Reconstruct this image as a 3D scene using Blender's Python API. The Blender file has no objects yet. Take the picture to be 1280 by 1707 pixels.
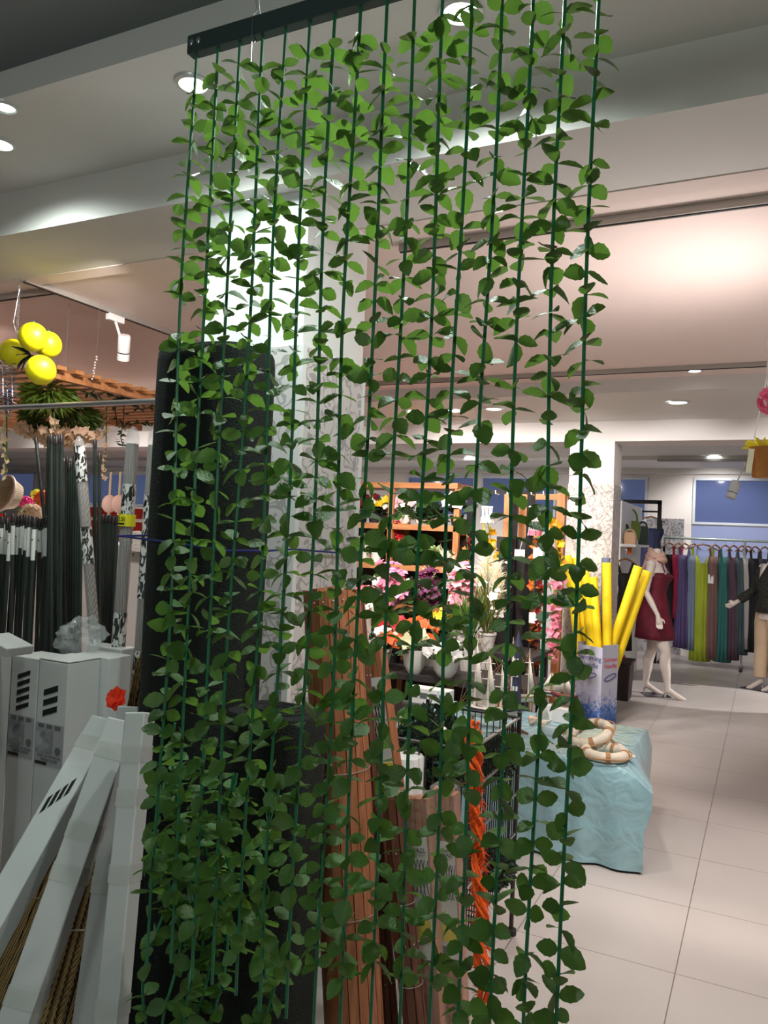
import bpy, math, random
from mathutils import Vector, Matrix
V = Vector
rnd = random.Random(7)
scene = bpy.context.scene
COL = scene.collection
PI = math.pi

# ------------------------------------------------------------------ camera
CAMZ = 1.57
YAW, PIT, ROLL, FPX = 0.4553028, 0.02896577, 0.0453531, 1303.5
_f = V((-math.sin(YAW)*math.cos(PIT), math.cos(YAW)*math.cos(PIT), math.sin(PIT)))
_r = V((math.cos(YAW), math.sin(YAW), 0)); _u = _r.cross(_f)
CR = math.cos(ROLL)*_r + math.sin(ROLL)*_u
CU = -math.sin(ROLL)*_r + math.cos(ROLL)*_u
CW = _f
CAMP = V((0, 0, CAMZ))
cam_data = bpy.data.cameras.new('camera')
cam = bpy.data.objects.new('camera', cam_data); COL.objects.link(cam)
cam_data.sensor_fit = 'VERTICAL'; cam_data.sensor_height = 36.0
cam_data.lens = FPX/1707*36.0
cam_data.clip_start = 0.02; cam_data.clip_end = 100
M = Matrix.Identity(4)
for i in range(3):
    M[i][0] = CR[i]; M[i][1] = CU[i]; M[i][2] = -CW[i]; M[i][3] = CAMP[i]
cam.matrix_world = M
scene.camera = cam

def ray(x, y): return CR*((x-640)/FPX) + CU*((853.5-y)/FPX) + CW
def at(x, y, Y):                    # point of the plane at depth Y seen at a photo pixel
    d = ray(x, y); return CAMP + d*(Y/d.y)
def onz(x, y, z=0.0):               # point of the horizontal plane z
    d = ray(x, y); return CAMP + d*((z-CAMZ)/d.z)

# ------------------------------------------------------------------ world, exposure, lights
scene.view_settings.view_transform = 'Standard'
scene.view_settings.look = 'None'
scene.view_settings.exposure = 0.0
scene.view_settings.gamma = 1.0
scene.view_settings.use_curve_mapping = False
w = bpy.data.worlds.new('dusk'); scene.world = w; w.use_nodes = True
bg = w.node_tree.nodes['Background']
bg.inputs[0].default_value = (0.085, 0.115, 0.23, 1); bg.inputs[1].default_value = 0.8

def spot(p, target, watts, angle=110, blend=0.6, col=(1, 1, 1), size=0.05, name='spot_beam'):
    l = bpy.data.lights.new(name, 'SPOT'); l.energy = watts; l.color = col
    l.spot_size = math.radians(angle); l.spot_blend = blend; l.shadow_soft_size = size
    o = bpy.data.objects.new(name, l); COL.objects.link(o); o.location = p
    o.rotation_euler = (V(target)-V(p)).to_track_quat('-Z', 'Y').to_euler()
    return o
COOL = (0.88, 1.0, 0.95); WARM = (1.0, 0.90, 0.84); NEUT = (1.0, 0.96, 0.93)
ZN = 2.99      # near ceiling
ZF = 2.82      # far ceiling
NEAR_DL = [(322, 138), (0, 238), (768, 18)]
for (x, y), e in zip(NEAR_DL, (36, 42, 60)):
    p = onz(x, y, ZN); spot((p.x, p.y, ZN-0.03), (p.x, p.y, 0), e, 160, 0.8, COOL, 0.04)
# lamps of the near ceiling behind the viewer
for x, y, e in ((-1.7, -0.5, 22), (0.8, -0.6, 18), (-0.3, -2.4, 20)):
    spot((x, y, 2.98), (x, y, 0), e, 160, 0.9, COOL, 0.12)
# floor pool lamps of the hall plus spots added to brighten displays: (position, target, watts, cone)
HALL = [((0.5, 3.6, 2.7), (-0.15, 4.3, 0), 170, 44), ((0.2, 2.9, 2.7), (-0.35, 2.9, 0), 130, 46), ((1.6, 4.2, 2.7), (1.3, 4.0, 0), 120, 80),
        ((0.1, 1.9, 2.65), (-1.0, 2.4, 0.4), 70, 60), ((-1.0, 3.3, 2.7), (-1.1, 4.3, 0.4), 60, 80),
        ((-1.5, 4.1, 2.7), (-1.9, 5.6, 0.7), 160, 80), ((-2.5, 4.3, 2.7), (-2.5, 5.9, 0.9), 200, 80), ((-2.4, 5.2, 2.7), (-2.6, 6.6, 1.3), 140, 90), ((-1.5, 5.0, 2.7), (-1.7, 6.3, 1.2), 120, 80),
        ((-2.7, 2.6, 2.72), (-3.9, 3.5, 1.7), 85, 100), ((-5.6, 5.6, 2.7), (-5.4, 4.6, 0.8), 150, 110), ((-7.5, 5.0, 2.7), (-7.5, 5.2, 0), 150, 130)]
for p, q, e, a in HALL: spot(p, q, e, a, 0.6, WARM, 0.06)
# up-facing spots without lamp bodies, added to brighten the hall ceiling
for x, y, e in ((2.2, 4.6, 80), (-0.2, 3.6, 34), (-6.8, 5.6, 60), (-5.2, 2.9, 150)):
    spot((x, y, 1.45 if x > 1 else 2.05), (x-.4, y, 2.82), e, 168, 0.9, (1.0, 0.90, 0.86), 0.15)
SOFFIT_X = (-0.72, -1.45, -2.05, -2.50, -2.95, -4.2, -5.6, -7.0, -8.5, 0.3, 1.4)
for x in SOFFIT_X:
    spot((x, 6.40, 2.69), (x, 7.35, 1.9), 40, 100, 0.7, NEUT, 0.04)
INNER = [(-0.66, 11.3), (-2.6, 9.2), (-4.2, 9.4), (-3.4, 9.3), (-6.2, 9.5), (-9.0, 9.5), (-12., 9.8), (1.5, 9.6), (0.2, 8.7)]
for x, y in INNER:
    spot((x, y, 2.69), (x, y+1.6, 0.9), 70, 110, 0.7, NEUT, 0.05)
spot((-0.6, -1.4, 1.9), (-1.0, 0.6, 3.0), 62, 165, 0.9, COOL, 0.2)  # unseen up-facing spot added behind the viewer to brighten the near ceiling
# accent beam on the floor by the mannequins
spot((2.4, 9.9, 2.6), (-0.40, 9.15, 0), 600, 22, 0.1, NEUT, 0.02)

# ------------------------------------------------------------------ materials
def lin(c): return tuple(((v/255)/12.92 if v/255 <= 0.04045 else ((v/255+0.055)/1.055)**2.4) for v in c)
MATS = {}
def mat(name, rgb, rough=0.6, metal=0.0, var=0.0, scale=20.0, bump=0.0, bscale=60.0, alpha=1.0, trans=0.0,
        emit=0.0, spec=0.5, sheen=0.0, stretch=None, var2=None, sub=0.0):
    if name in MATS: return MATS[name]
    m = bpy.data.materials.new(name); m.use_nodes = True; MATS[name] = m
    nt = m.node_tree; b = nt.nodes['Principled BSDF']
    c = lin(rgb)
    b.inputs['Base Color'].default_value = (*c, 1)
    b.inputs['Roughness'].default_value = rough; b.inputs['Metallic'].default_value = metal
    b.inputs['Specular IOR Level'].default_value = spec
    if sheen: b.inputs['Sheen Weight'].default_value = sheen
    if alpha < 1: b.inputs['Alpha'].default_value = alpha
    if emit:
        b.inputs['Emission Color'].default_value = (*c, 1); b.inputs['Emission Strength'].default_value = emit
    tc = nt.nodes.new('ShaderNodeTexCoord'); src = tc.outputs['Object']
    if stretch:
        mp = nt.nodes.new('ShaderNodeMapping'); mp.inputs['Scale'].default_value = stretch
        nt.links.new(src, mp.inputs['Vector']); src = mp.outputs['Vector']
    if var:
        n = nt.nodes.new('ShaderNodeTexNoise'); n.inputs['Scale'].default_value = scale; n.inputs['Detail'].default_value = 4
        nt.links.new(src, n.inputs['Vector'])
        r = nt.nodes.new('ShaderNodeValToRGB')
        lo = tuple(max(0, v*(1-var)) for v in c); hi = tuple(min(1, v*(1+var)) for v in c) if var2 is None else lin(var2)
        r.color_ramp.elements[0].position = 0.3; r.color_ramp.elements[1].position = 0.7
        r.color_ramp.elements[0].color = (*lo, 1); r.color_ramp.elements[1].color = (*hi, 1)
        nt.links.new(n.outputs['Fac'], r.inputs['Fac']); nt.links.new(r.outputs['Color'], b.inputs['Base Color'])
    if bump:
        n2 = nt.nodes.new('ShaderNodeTexNoise'); n2.inputs['Scale'].default_value = bscale; n2.inputs['Detail'].default_value = 3
        nt.links.new(src, n2.inputs['Vector'])
        bp = nt.nodes.new('ShaderNodeBump'); bp.inputs['Strength'].default_value = bump; bp.inputs['Distance'].default_value = 0.01
        nt.links.new(n2.outputs['Fac'], bp.inputs['Height']); nt.links.new(bp.outputs['Normal'], b.inputs['Normal'])
    if trans:
        out = nt.nodes['Material Output']; tr = nt.nodes.new('ShaderNodeBsdfTranslucent')
        tr.inputs['Color'].default_value = (min(1, c[0]*3.4), min(1, c[1]*2.3), c[2]*1.5, 1)
        mx = nt.nodes.new('ShaderNodeMixShader'); mx.inputs['Fac'].default_value = trans
        nt.links.new(b.outputs[0], mx.inputs[1]); nt.links.new(tr.outputs[0], mx.inputs[2]); nt.links.new(mx.outputs[0], out.inputs['Surface'])
    return m

def ramp_mat(name, tex, stops, rough=0.6, bump=0.0, stretch=(1, 1, 1), interp='LINEAR', alpha=None, world=False):
    """tex(nt, vector_socket) -> factor socket"""
    m = bpy.data.materials.new(name); m.use_nodes = True; MATS[name] = m
    nt = m.node_tree; b = nt.nodes['Principled BSDF']; b.inputs['Roughness'].default_value = rough
    if world: src = nt.nodes.new('ShaderNodeNewGeometry').outputs['Position']
    else: src = nt.nodes.new('ShaderNodeTexCoord').outputs['Object']
    mp = nt.nodes.new('ShaderNodeMapping'); mp.inputs['Scale'].default_value = stretch
    nt.links.new(src, mp.inputs['Vector'])
    fac = tex(nt, mp.outputs['Vector'])
    r = nt.nodes.new('ShaderNodeValToRGB'); cr = r.color_ramp; cr.interpolation = interp
    while len(cr.elements) < len(stops): cr.elements.new(0.5)
    for e, (p, c) in zip(cr.elements, stops): e.position = p; e.color = (*lin(c), 1)
    nt.links.new(fac, r.inputs['Fac']); nt.links.new(r.outputs['Color'], b.inputs['Base Color'])
    if bump:
        bp = nt.nodes.new('ShaderNodeBump'); bp.inputs['Strength'].default_value = bump; bp.inputs['Distance'].default_value = 0.01
        nt.links.new(fac, bp.inputs['Height']); nt.links.new(bp.outputs['Normal'], b.inputs['Normal'])
    if alpha is not None:
        b.inputs['Alpha'].default_value = alpha
    return m
def t_noise(scale, detail=3, dist=0.0):
    def f(nt, v):
        n = nt.nodes.new('ShaderNodeTexNoise'); n.inputs['Scale'].default_value = scale; n.inputs['Detail'].default_value = detail
        n.inputs['Distortion'].default_value = dist; nt.links.new(v, n.inputs['Vector']); return n.outputs['Fac']
    return f
def t_wave(scale, dist=0.0, axis='X', dscale=1.0, rings=False):
    def f(nt, v):
        n = nt.nodes.new('ShaderNodeTexWave'); n.inputs['Scale'].default_value = scale; n.inputs['Distortion'].default_value = dist
        n.inputs['Detail Scale'].default_value = dscale; n.inputs['Detail'].default_value = 1.5
        if rings: n.wave_type = 'RINGS'; n.rings_direction = 'SPHERICAL'
        else: n.bands_direction = axis
        nt.links.new(v, n.inputs['Vector']); return n.outputs['Fac']
    return f
def t_vor(scale):
    def f(nt, v):
        n = nt.nodes.new('ShaderNodeTexVoronoi'); n.inputs['Scale'].default_value = scale; nt.links.new(v, n.inputs['Vector']); return n.outputs['Distance']
    return f

def floor_material():
    m = bpy.data.materials.new('grey porcelain tile'); m.use_nodes = True
    nt = m.node_tree; b = nt.nodes['Principled BSDF']
    pos = nt.nodes.new('ShaderNodeNewGeometry').outputs['Position']
    sx = nt.nodes.new('ShaderNodeSeparateXYZ'); nt.links.new(pos, sx.inputs[0])
    def mth(op, a, bb=None):
        n = nt.nodes.new('ShaderNodeMath'); n.operation = op
        for i, s in enumerate((a, bb)):
            if s is None: continue
            if isinstance(s, (int, float)): n.inputs[i].default_value = s
            else: nt.links.new(s, n.inputs[i])
        return n.outputs[0]
    def grout(s, off):
        a = mth('ADD', s, off); a = mth('DIVIDE', a, 0.6); a = mth('FRACT', a); a = mth('SUBTRACT', a, 0.5); a = mth('ABSOLUTE', a)
        return mth('GREATER_THAN', a, 0.5-0.0033)
    g = mth('MAXIMUM', grout(sx.outputs[0], 30.257), grout(sx.outputs[1], 30-3.142))
    n = nt.nodes.new('ShaderNodeTexNoise'); n.inputs['Scale'].default_value = 1.6; n.inputs['Detail'].default_value = 6; nt.links.new(pos, n.inputs['Vector'])
    r = nt.nodes.new('ShaderNodeValToRGB')
    r.color_ramp.elements[0].color = (*lin((168, 160, 156)), 1); r.color_ramp.elements[1].color = (*lin((188, 181, 177)), 1)
    nt.links.new(n.outputs['Fac'], r.inputs['Fac'])
    mx = nt.nodes.new('ShaderNodeMix'); mx.data_type = 'RGBA'
    nt.links.new(g, mx.inputs[0]); nt.links.new(r.outputs['Color'], mx.inputs[6]); mx.inputs[7].default_value = (*lin((110, 103, 100)), 1)
    nt.links.new(mx.outputs[2], b.inputs['Base Color'])
    b.inputs['Roughness'].default_value = 0.38
    return m

def damask(name, ground, figure, scale=5.0):
    m = bpy.data.materials.new(name); m.use_nodes = True
    nt = m.node_tree; b = nt.nodes['Principled BSDF']; b.inputs['Roughness'].default_value = 0.5
    src = nt.nodes.new('ShaderNodeTexCoord').outputs['Object']
    n = nt.nodes.new('ShaderNodeTexNoise'); n.inputs['Scale'].default_value = scale*1.3; n.inputs['Detail'].default_value = 1
    nt.links.new(src, n.inputs['Vector'])
    va = nt.nodes.new('ShaderNodeVectorMath'); va.operation = 'MULTIPLY_ADD'
    nt.links.new(n.outputs['Color'], va.inputs[0]); va.inputs[1].default_value = (.22, .22, .22); nt.links.new(src, va.inputs[2])
    vo = nt.nodes.new('ShaderNodeTexVoronoi'); vo.inputs['Scale'].default_value = scale; nt.links.new(va.outputs[0], vo.inputs['Vector'])
    mu = nt.nodes.new('ShaderNodeMath'); mu.operation = 'MULTIPLY'; nt.links.new(vo.outputs['Distance'], mu.inputs[0]); mu.inputs[1].default_value = 17
    si = nt.nodes.new('ShaderNodeMath'); si.operation = 'SINE'; nt.links.new(mu.outputs[0], si.inputs[0])
    r = nt.nodes.new('ShaderNodeValToRGB'); r.color_ramp.elements[0].position = .42; r.color_ramp.elements[1].position = .58
    r.color_ramp.elements[0].color = (*lin(ground), 1); r.color_ramp.elements[1].color = (*lin(figure), 1)
    nt.links.new(si.outputs[0], r.inputs['Fac']); nt.links.new(r.outputs['Color'], b.inputs['Base Color'])
    return m

# ------------------------------------------------------------------ mesh helpers
class MB:
    def __init__(s): s.v = []; s.f = []
    def add(s, vs, fs):
        k = len(s.v); s.v += [V(p) for p in vs]; s.f += [tuple(i+k for i in f) for f in fs]; return s
    def box(s, c, d, R=None):
        c = V(c); h = [x/2 for x in d]; vs = []
        for z in (-1, 1):
            for x, y in ((-1, -1), (1, -1), (1, 1), (-1, 1)):
                p = V((x*h[0], y*h[1], z*h[2])); vs.append(c + (R @ p if R else p))
        return s.add(vs, [(3, 2, 1, 0), (4, 5, 6, 7), (0, 1, 5, 4), (1, 2, 6, 5), (2, 3, 7, 6), (3, 0, 4, 7)])
    def bar(s, a, b, wd, hd, side=None):
        a = V(a); b = V(b); d = (b-a).normalized()
        x = V(side) if side is not None else (V((0, 0, 1)) if abs(d.z) < .9 else V((0, 1, 0))).cross(d)
        x = (x-d*x.dot(d)).normalized(); y = d.cross(x)
        vs = []
        for q in (a, b):
            for i, j in ((-1, -1), (1, -1), (1, 1), (-1, 1)): vs.append(q + x*i*wd/2 + y*j*hd/2)
        return s.add(vs, [(3, 2, 1, 0), (4, 5, 6, 7), (0, 1, 5, 4), (1, 2, 6, 5), (2, 3, 7, 6), (3, 0, 4, 7)])
    def tube(s, pts, r, n=8, cap=True):
        pts = [V(p) for p in pts]; m = len(pts); rs = r if isinstance(r, (list, tuple)) else [r]*m
        vs = []; fs = []; px = None
        for i, p in enumerate(pts):
            d = (pts[min(i+1, m-1)]-pts[max(i-1, 0)]).normalized()
            if px is None:
                px = d.orthogonal().normalized()
            px = (px-d*px.dot(d)).normalized(); py = d.cross(px)
            for k in range(n):
                a = 2*PI*k/n; vs.append(p + (px*math.cos(a)+py*math.sin(a))*rs[i])
        for i in range(m-1):
            for k in range(n):
                fs.append((i*n+k, i*n+(k+1) % n, (i+1)*n+(k+1) % n, (i+1)*n+k))
        if cap: fs.append(tuple(range(n-1, -1, -1))); fs.append(tuple((m-1)*n+k for k in range(n)))
        return s.add(vs, fs)
    def lathe(s, prof, c=(0, 0, 0), n=24, R=None, flute=0, fdepth=0.0, sx=1, sy=1, cap=True):
        c = V(c); vs = []; fs = []
        for (r, z) in prof:
            for k in range(n):
                a = 2*PI*k/n; q = r*(1+fdepth*math.cos(flute*a)) if flute else r
                p = V((q*math.cos(a)*sx, q*math.sin(a)*sy, z)); vs.append(c+(R @ p if R else p))
        m = len(prof)
        for i in range(m-1):
            for k in range(n): fs.append((i*n+k, i*n+(k+1) % n, (i+1)*n+(k+1) % n, (i+1)*n+k))
        if cap: fs.append(tuple(range(n-1, -1, -1))); fs.append(tuple((m-1)*n+k for k in range(n)))
        return s.add(vs, fs)
    def blob(s, c, r, n=14, m=9, R=None):
        if isinstance(r, (int, float)): r = (r, r, r)
        prof = []; c = V(c); vs = []; fs = []
        for i in range(1, m):
            t = PI*i/m
            for k in range(n):
                a = 2*PI*k/n; p = V((r[0]*math.sin(t)*math.cos(a), r[1]*math.sin(t)*math.sin(a), -r[2]*math.cos(t)))
                vs.append(c+(R @ p if R else p))
        for i in range(m-2):
            for k in range(n): fs.append((i*n+k, i*n+(k+1) % n, (i+1)*n+(k+1) % n, (i+1)*n+k))
        p0 = V((0, 0, -r[2])); p1 = V((0, 0, r[2])); b = len(vs)
        vs += [c+(R @ p0 if R else p0), c+(R @ p1 if R else p1)]
        for k in range(n):
            fs.append((b, (k+1) % n, k)); fs.append((b+1, (m-2)*n+k, (m-2)*n+(k+1) % n))
        return s.add(vs, fs)
    def leaf(s, p, d, nrm, L, W, st=4, cup=.18, droop=.15, ser=0.0, pw=1.0):
        p = V(p); d = V(d).normalized(); nrm = V(nrm); nrm = (nrm-d*nrm.dot(d)); nrm = nrm.normalized() if nrm.length > 1e-5 else d.orthogonal().normalized()
        sd = d.cross(nrm); vs = []; fs = []
        for i in range(st+1):
            t = i/st; wd = W/2*(math.sin(PI*min(1, t**pw*0.97+0.02))**0.7)
            if ser and 0 < i < st: wd *= 1+ser*(1 if i % 2 else -1)
            q = p + d*(L*t) - nrm*(droop*L*t*t)
            vs += [q - sd*wd + nrm*cup*wd, q, q + sd*wd + nrm*cup*wd]
        for i in range(st):
            a = i*3; fs += [(a, a+1, a+4, a+3), (a+1, a+2, a+5, a+4)]
        return s.add(vs, fs)
    def quad(s, a, b, c, d): return s.add([a, b, c, d], [(0, 1, 2, 3)])
    def grid(s, P, nu, nv, close_u=False):
        k = len(s.v)
        for j in range(nv):
            for i in range(nu): s.v.append(V(P(i, j)))
        for j in range(nv-1):
            for i in range(nu if close_u else nu-1):
                i2 = (i+1) % nu
                s.f.append((k+j*nu+i, k+j*nu+i2, k+(j+1)*nu+i2, k+(j+1)*nu+i))
        return s
    def flower(s, c, nrm, R, pet=5, wd=.8, cup=.25, st=3, rot=None):
        nrm = V(nrm).normalized(); x = nrm.orthogonal().normalized(); y = nrm.cross(x); a0 = rnd.random()*6 if rot is None else rot
        for k in range(pet):
            a = a0+2*PI*k/pet; d = x*math.cos(a)+y*math.sin(a)+nrm*cup
            s.leaf(c, d, nrm, R, R*wd, st, .2, .12, pw=.8)
        return s
    def build(s, name, m, parent=None, smooth=True, bevel=0.0, solid=0.0, keep=False, sub=0, extra=()):
        nf0 = len(s.f); spans = []
        for (q, qm) in extra: s.add(q.v, q.f); spans.append((len(q.f), qm))
        me = bpy.data.meshes.new(name)
        if parent is not None:
            inv = MW[parent.name].inverted(); org = inv @ V((0, 0, 0)); vs = [inv @ p for p in s.v]; o_loc = V((0, 0, 0))
        elif keep: vs = s.v; o_loc = V((0, 0, 0))
        else:
            xs = [p.x for p in s.v]; ys = [p.y for p in s.v]; zs = [p.z for p in s.v]
            o_loc = V(((min(xs)+max(xs))/2, (min(ys)+max(ys))/2, min(zs))); vs = [p-o_loc for p in s.v]
        me.from_pydata([tuple(p) for p in vs], [], s.f); me.update()
        if smooth:
            me.polygons.foreach_set('use_smooth', [True]*len(me.polygons))
            if hasattr(me, 'set_sharp_from_angle'): me.set_sharp_from_angle(angle=math.radians(42))
        me.materials.append(m); fi = nf0
        for mi, (cn, qm) in enumerate(spans):
            me.materials.append(qm)
            for j in range(fi, fi+cn): me.polygons[j].material_index = mi+1
            fi += cn
        o = bpy.data.objects.new(name, me); COL.objects.link(o)
        if parent is not None: o.parent = parent
        o.location = o_loc
        MW[o.name] = (MW[parent.name] if parent is not None else Matrix.Translation(o_loc)).copy()
        if solid:
            q = o.modifiers.new('solid', 'SOLIDIFY'); q.thickness = solid; q.offset = 0
        if bevel:
            q = o.modifiers.new('bevel', 'BEVEL'); q.width = bevel; q.segments = 2; q.limit_method = 'ANGLE'
        if sub:
            q = o.modifiers.new('sub', 'SUBSURF'); q.levels = sub; q.render_levels = sub
        return o
MW = {}
def thing(name, label, cat, loc=(0, 0, 0), group=None):
    o = bpy.data.objects.new(name, None); COL.objects.link(o); o.location = loc; o.empty_display_size = .1
    o['label'] = label; o['category'] = cat
    if group: o['group'] = group
    MW[o.name] = Matrix.Translation(V(loc)); return o
def tag(o, label, cat, group=None, kind=None):
    o['label'] = label; o['category'] = cat
    if group: o['group'] = group
    if kind: o['kind'] = kind
    return o
def struct(name, mb, m, parent=None, **k):
    o = mb.build(name, m, parent, keep=True, smooth=False, **k)
    if parent is None: o['kind'] = 'structure'
    return o
def text(name, s, size, p, xdir, ydir, m, parent, depth=0.0005, align='CENTER'):
    cu = bpy.data.curves.new(name, 'FONT'); cu.body = s; cu.size = size; cu.extrude = depth; cu.align_x = align; cu.align_y = 'CENTER'
    o = bpy.data.objects.new(name+'_tmp', cu); COL.objects.link(o)
    dg = bpy.context.evaluated_depsgraph_get(); me = bpy.data.meshes.new_from_object(o.evaluated_get(dg))
    bpy.data.objects.remove(o)
    x = V(xdir).normalized(); y = V(ydir); y = (y-x*y.dot(x)).normalized(); z = x.cross(y)
    mb = MB(); mb.v = [V(p)+x*v.co.x+y*v.co.y+z*v.co.z for v in me.vertices]; mb.f = [tuple(f.vertices) for f in me.polygons]
    return mb.build(name, m, parent, smooth=False)
def rv(a, b): return rnd.uniform(a, b)
def rdir(zlo=-1, zhi=1):
    a = rv(0, 2*PI); z = rv(zlo, zhi); q = math.sqrt(max(0, 1-z*z)); return V((q*math.cos(a), q*math.sin(a), z))

# common materials
white_paint = mat('white wall paint', (232, 226, 222), .7)
grey_paint = mat('ceiling paint', (222, 220, 216), .8)
dark_paint = mat('dark grey paint', (110, 116, 118), .8)
steel = mat('brushed steel', (190, 192, 195), .3, .9)
white_plastic = mat('white plastic', (232, 232, 230), .4)
black_metal = mat('black metal', (26, 26, 28), .4, .6)
black_plastic = mat('black plastic', (28, 24, 24), .45)
wood = ramp_mat('oiled pine', t_noise(3, 5, .6), [(.3, (150, 98, 58)), (.7, (186, 130, 82))], .55, .1, (1, 8, 8))
wood_v = ramp_mat('oiled pine upright', t_noise(3, 5, .6), [(.3, (150, 92, 52)), (.7, (190, 128, 78))], .55, .1, (8, 8, 1))
ceramic = mat('white ceramic', (232, 229, 222), .35)
lamp_glow = mat('lamp glow', (255, 255, 250), emit=9.0)
soft_glow = mat('dim lamp glow', (240, 245, 240), emit=1.6)
leaf_m = mat('leaf green', (64, 107, 47), .42, var=.4, scale=9, trans=.36, bump=.25, bscale=240)
stem_m = mat('stem green', (36, 116, 76), .35)
fol_dark = mat('dark foliage', (38, 66, 34), .55, var=.4, scale=12, trans=.2)
fol_mid = mat('mid foliage', (74, 112, 48), .55, var=.4, scale=12, trans=.3)
fol_box = mat('boxwood foliage', (38, 62, 46), .5, var=.4, scale=14, trans=.15)

# ================================================================== SETTING
YB0, YB1 = 2.285, 2.74          # beam
YW0, YW1 = 7.40, 7.80           # wall with the wide opening
XL, XR = -18.0, 4.2
struct('floor', MB().quad((XL, -4, 0), (XR, -4, 0), (XR, 12.6, 0), (XL, 12.6, 0)), floor_material())
struct('ceiling', MB().box(((XL+XR)/2, (1.75+YB0)/2, ZN+.05), (XR-XL, YB0-1.75, .10)), grey_paint)
struct('ceiling.001', MB().box(((XL+XR)/2, -1.12, 3.085+.05), (XR-XL, 5.75, .1)), dark_paint)
struct('ceiling_beam', MB().box(((XL+XR)/2, (YB0+YB1)/2, 2.80+.15), (XR-XL, YB1-YB0, .30)), grey_paint)
struct('ceiling.002', MB().box(((XL+XR)/2, (YB1+6.03)/2, ZF+.05), (XR-XL, 6.03-YB1, .10)), mat('warm ceiling paint', (236, 219, 212), .8))
struct('trim_1', MB().box(((XL+XR)/2, YB1+.05, ZF-.012), (XR-XL, .10, .024)), mat('warm ceiling paint', (0, 0, 0)))
struct('ceiling.003', MB().box(((XL+XR)/2, (6.03+YW0)/2, 2.72+.10), (XR-XL, YW0-6.03, .20)), grey_paint)
struct('ceiling.004', MB().box(((XL+XR)/2, (YW1+12.3)/2, 2.74+.05), (XR-XL, 12.3-YW1, .10)), grey_paint)
struct('trim_2', MB().box(((XL+XR)/2, 8.9, 2.71), (XR-XL, .5, .06)).box(((XL+XR)/2, 10.6, 2.715), (XR-XL, .10, .05)).box(((XL+XR)/2, 12.24, 2.70), (XR-XL, .12, .08)), grey_paint)
# wall with openings: lintel, pillar, end piers
struct('wall_middle', MB().box(((XL+XR)/2, (YW0+YW1)/2, (2.53+2.72)/2), (XR-XL, YW1-YW0, .19))
       .box(((-12.5+XL)/2, (YW0+YW1)/2, 1.265), (5.5, YW1-YW0, 2.53)).box((3.2, (YW0+YW1)/2, 1.265), (2., YW1-YW0, 2.53)), white_paint)
PX0, PX1 = -1.69, -1.28
struct('pillar', MB().box(((PX0+PX1)/2, (YW0+YW1)/2, 2.13+.2), (PX1-PX0, YW1-YW0, .40)), white_paint)
struct('pillar.001', MB().box(((PX0+PX1)/2, (YW0+YW1)/2, 1.065), (PX1-PX0+.012, YW1-YW0+.012, 2.13)), damask('damask wallpaper', (206, 198, 190), (164, 156, 150), 9.0))
struct('wall_left', MB().box((XL-.05, 4.3, 1.6), (.1, 16.6, 3.2)), white_paint)
struct('wall_right', MB().box((XR+.05, 4.3, 1.6), (.1, 16.6, 3.2)), white_paint)
struct('wall_front', MB().box(((XL+XR)/2, -4.05, 1.6), (XR-XL, .1, 3.2)), white_paint)
# back wall with real window openings
YBK = 12.3
WINS = [(-16.6, -14.75), (-13.3, -11.1), (-10.2, -7.4), (-5.6, -4.35), (-4.25, -3.0), (-2.40, -1.62), (-.98, 1.6)]
ZW0, ZW1 = 1.93, 2.61
bw = MB().box(((XL+XR)/2, YBK+.1, ZW0/2), (XR-XL, .2, ZW0)).box(((XL+XR)/2, YBK+.1, (ZW1+2.84)/2), (XR-XL, .2, 2.84-ZW1))
xs = [XL]+[q for a in WINS for q in a]+[XR]
for i in range(0, len(xs), 2): bw.box(((xs[i]+xs[i+1])/2, YBK+.1, (ZW0+ZW1)/2), (xs[i+1]-xs[i], .2, ZW1-ZW0))
struct('wall_back', bw, white_paint)
glass = mat('dusk window glass', (120, 135, 190), .08, alpha=.35)
for i, (a, b) in enumerate(WINS):
    t = .035; fr = MB()
    for z in (ZW0+t/2, ZW1-t/2): fr.box(((a+b)/2, YBK+.0, z), (b-a, .07, t))
    for x in (a+t/2, b-t/2): fr.box((x, YBK, (ZW0+ZW1)/2), (t, .068, ZW1-ZW0))
    o = struct('window_%d' % (i+1), fr, mat('window frame', (205, 212, 222), .4))
    MB().quad((a, YBK+.03, ZW0), (b, YBK+.03, ZW0), (b, YBK+.03, ZW1), (a, YBK+.03, ZW1)).build('pane', glass, o, smooth=False)
struct('window_8', MB().box((.31, YBK-.012, 1.36), (2.58, .024, 1.1)), mat('frosted window panel', (150, 162, 205), .35))
struct('wall_panel', MB().box((-1.48, YBK-.008, 1.0), (.78, .016, 2.0)), damask('dark damask wallpaper', (150, 148, 150), (106, 104, 108), 8.0))
# column beside the curtain
CX0, CX1, CY0, CY1 = -1.965, -1.51, 2.36, 2.82
struct('column', MB().box(((CX0+CX1)/2, (CY0+CY1)/2, 1.415), (CX1-CX0, CY1-CY0, 2.83)), mat('column paint', (236, 238, 236), .6))
ZD = 2.235
c = struct('column.001', MB().box(((CX0+CX1)/2, (CY0+CY1)/2, ZD/2), (CX1-CX0+.012, CY1-CY0+.012, ZD)), damask('column damask wallpaper', (212, 208, 206), (170, 167, 166), 9.0))
struct('trim_3', MB().box((CX1+.004, CY0-.004, ZD/2), (.024, .024, ZD)).box((CX1+.002, CY1+.002, ZD/2), (.02, .02, ZD)), white_plastic)

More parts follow.
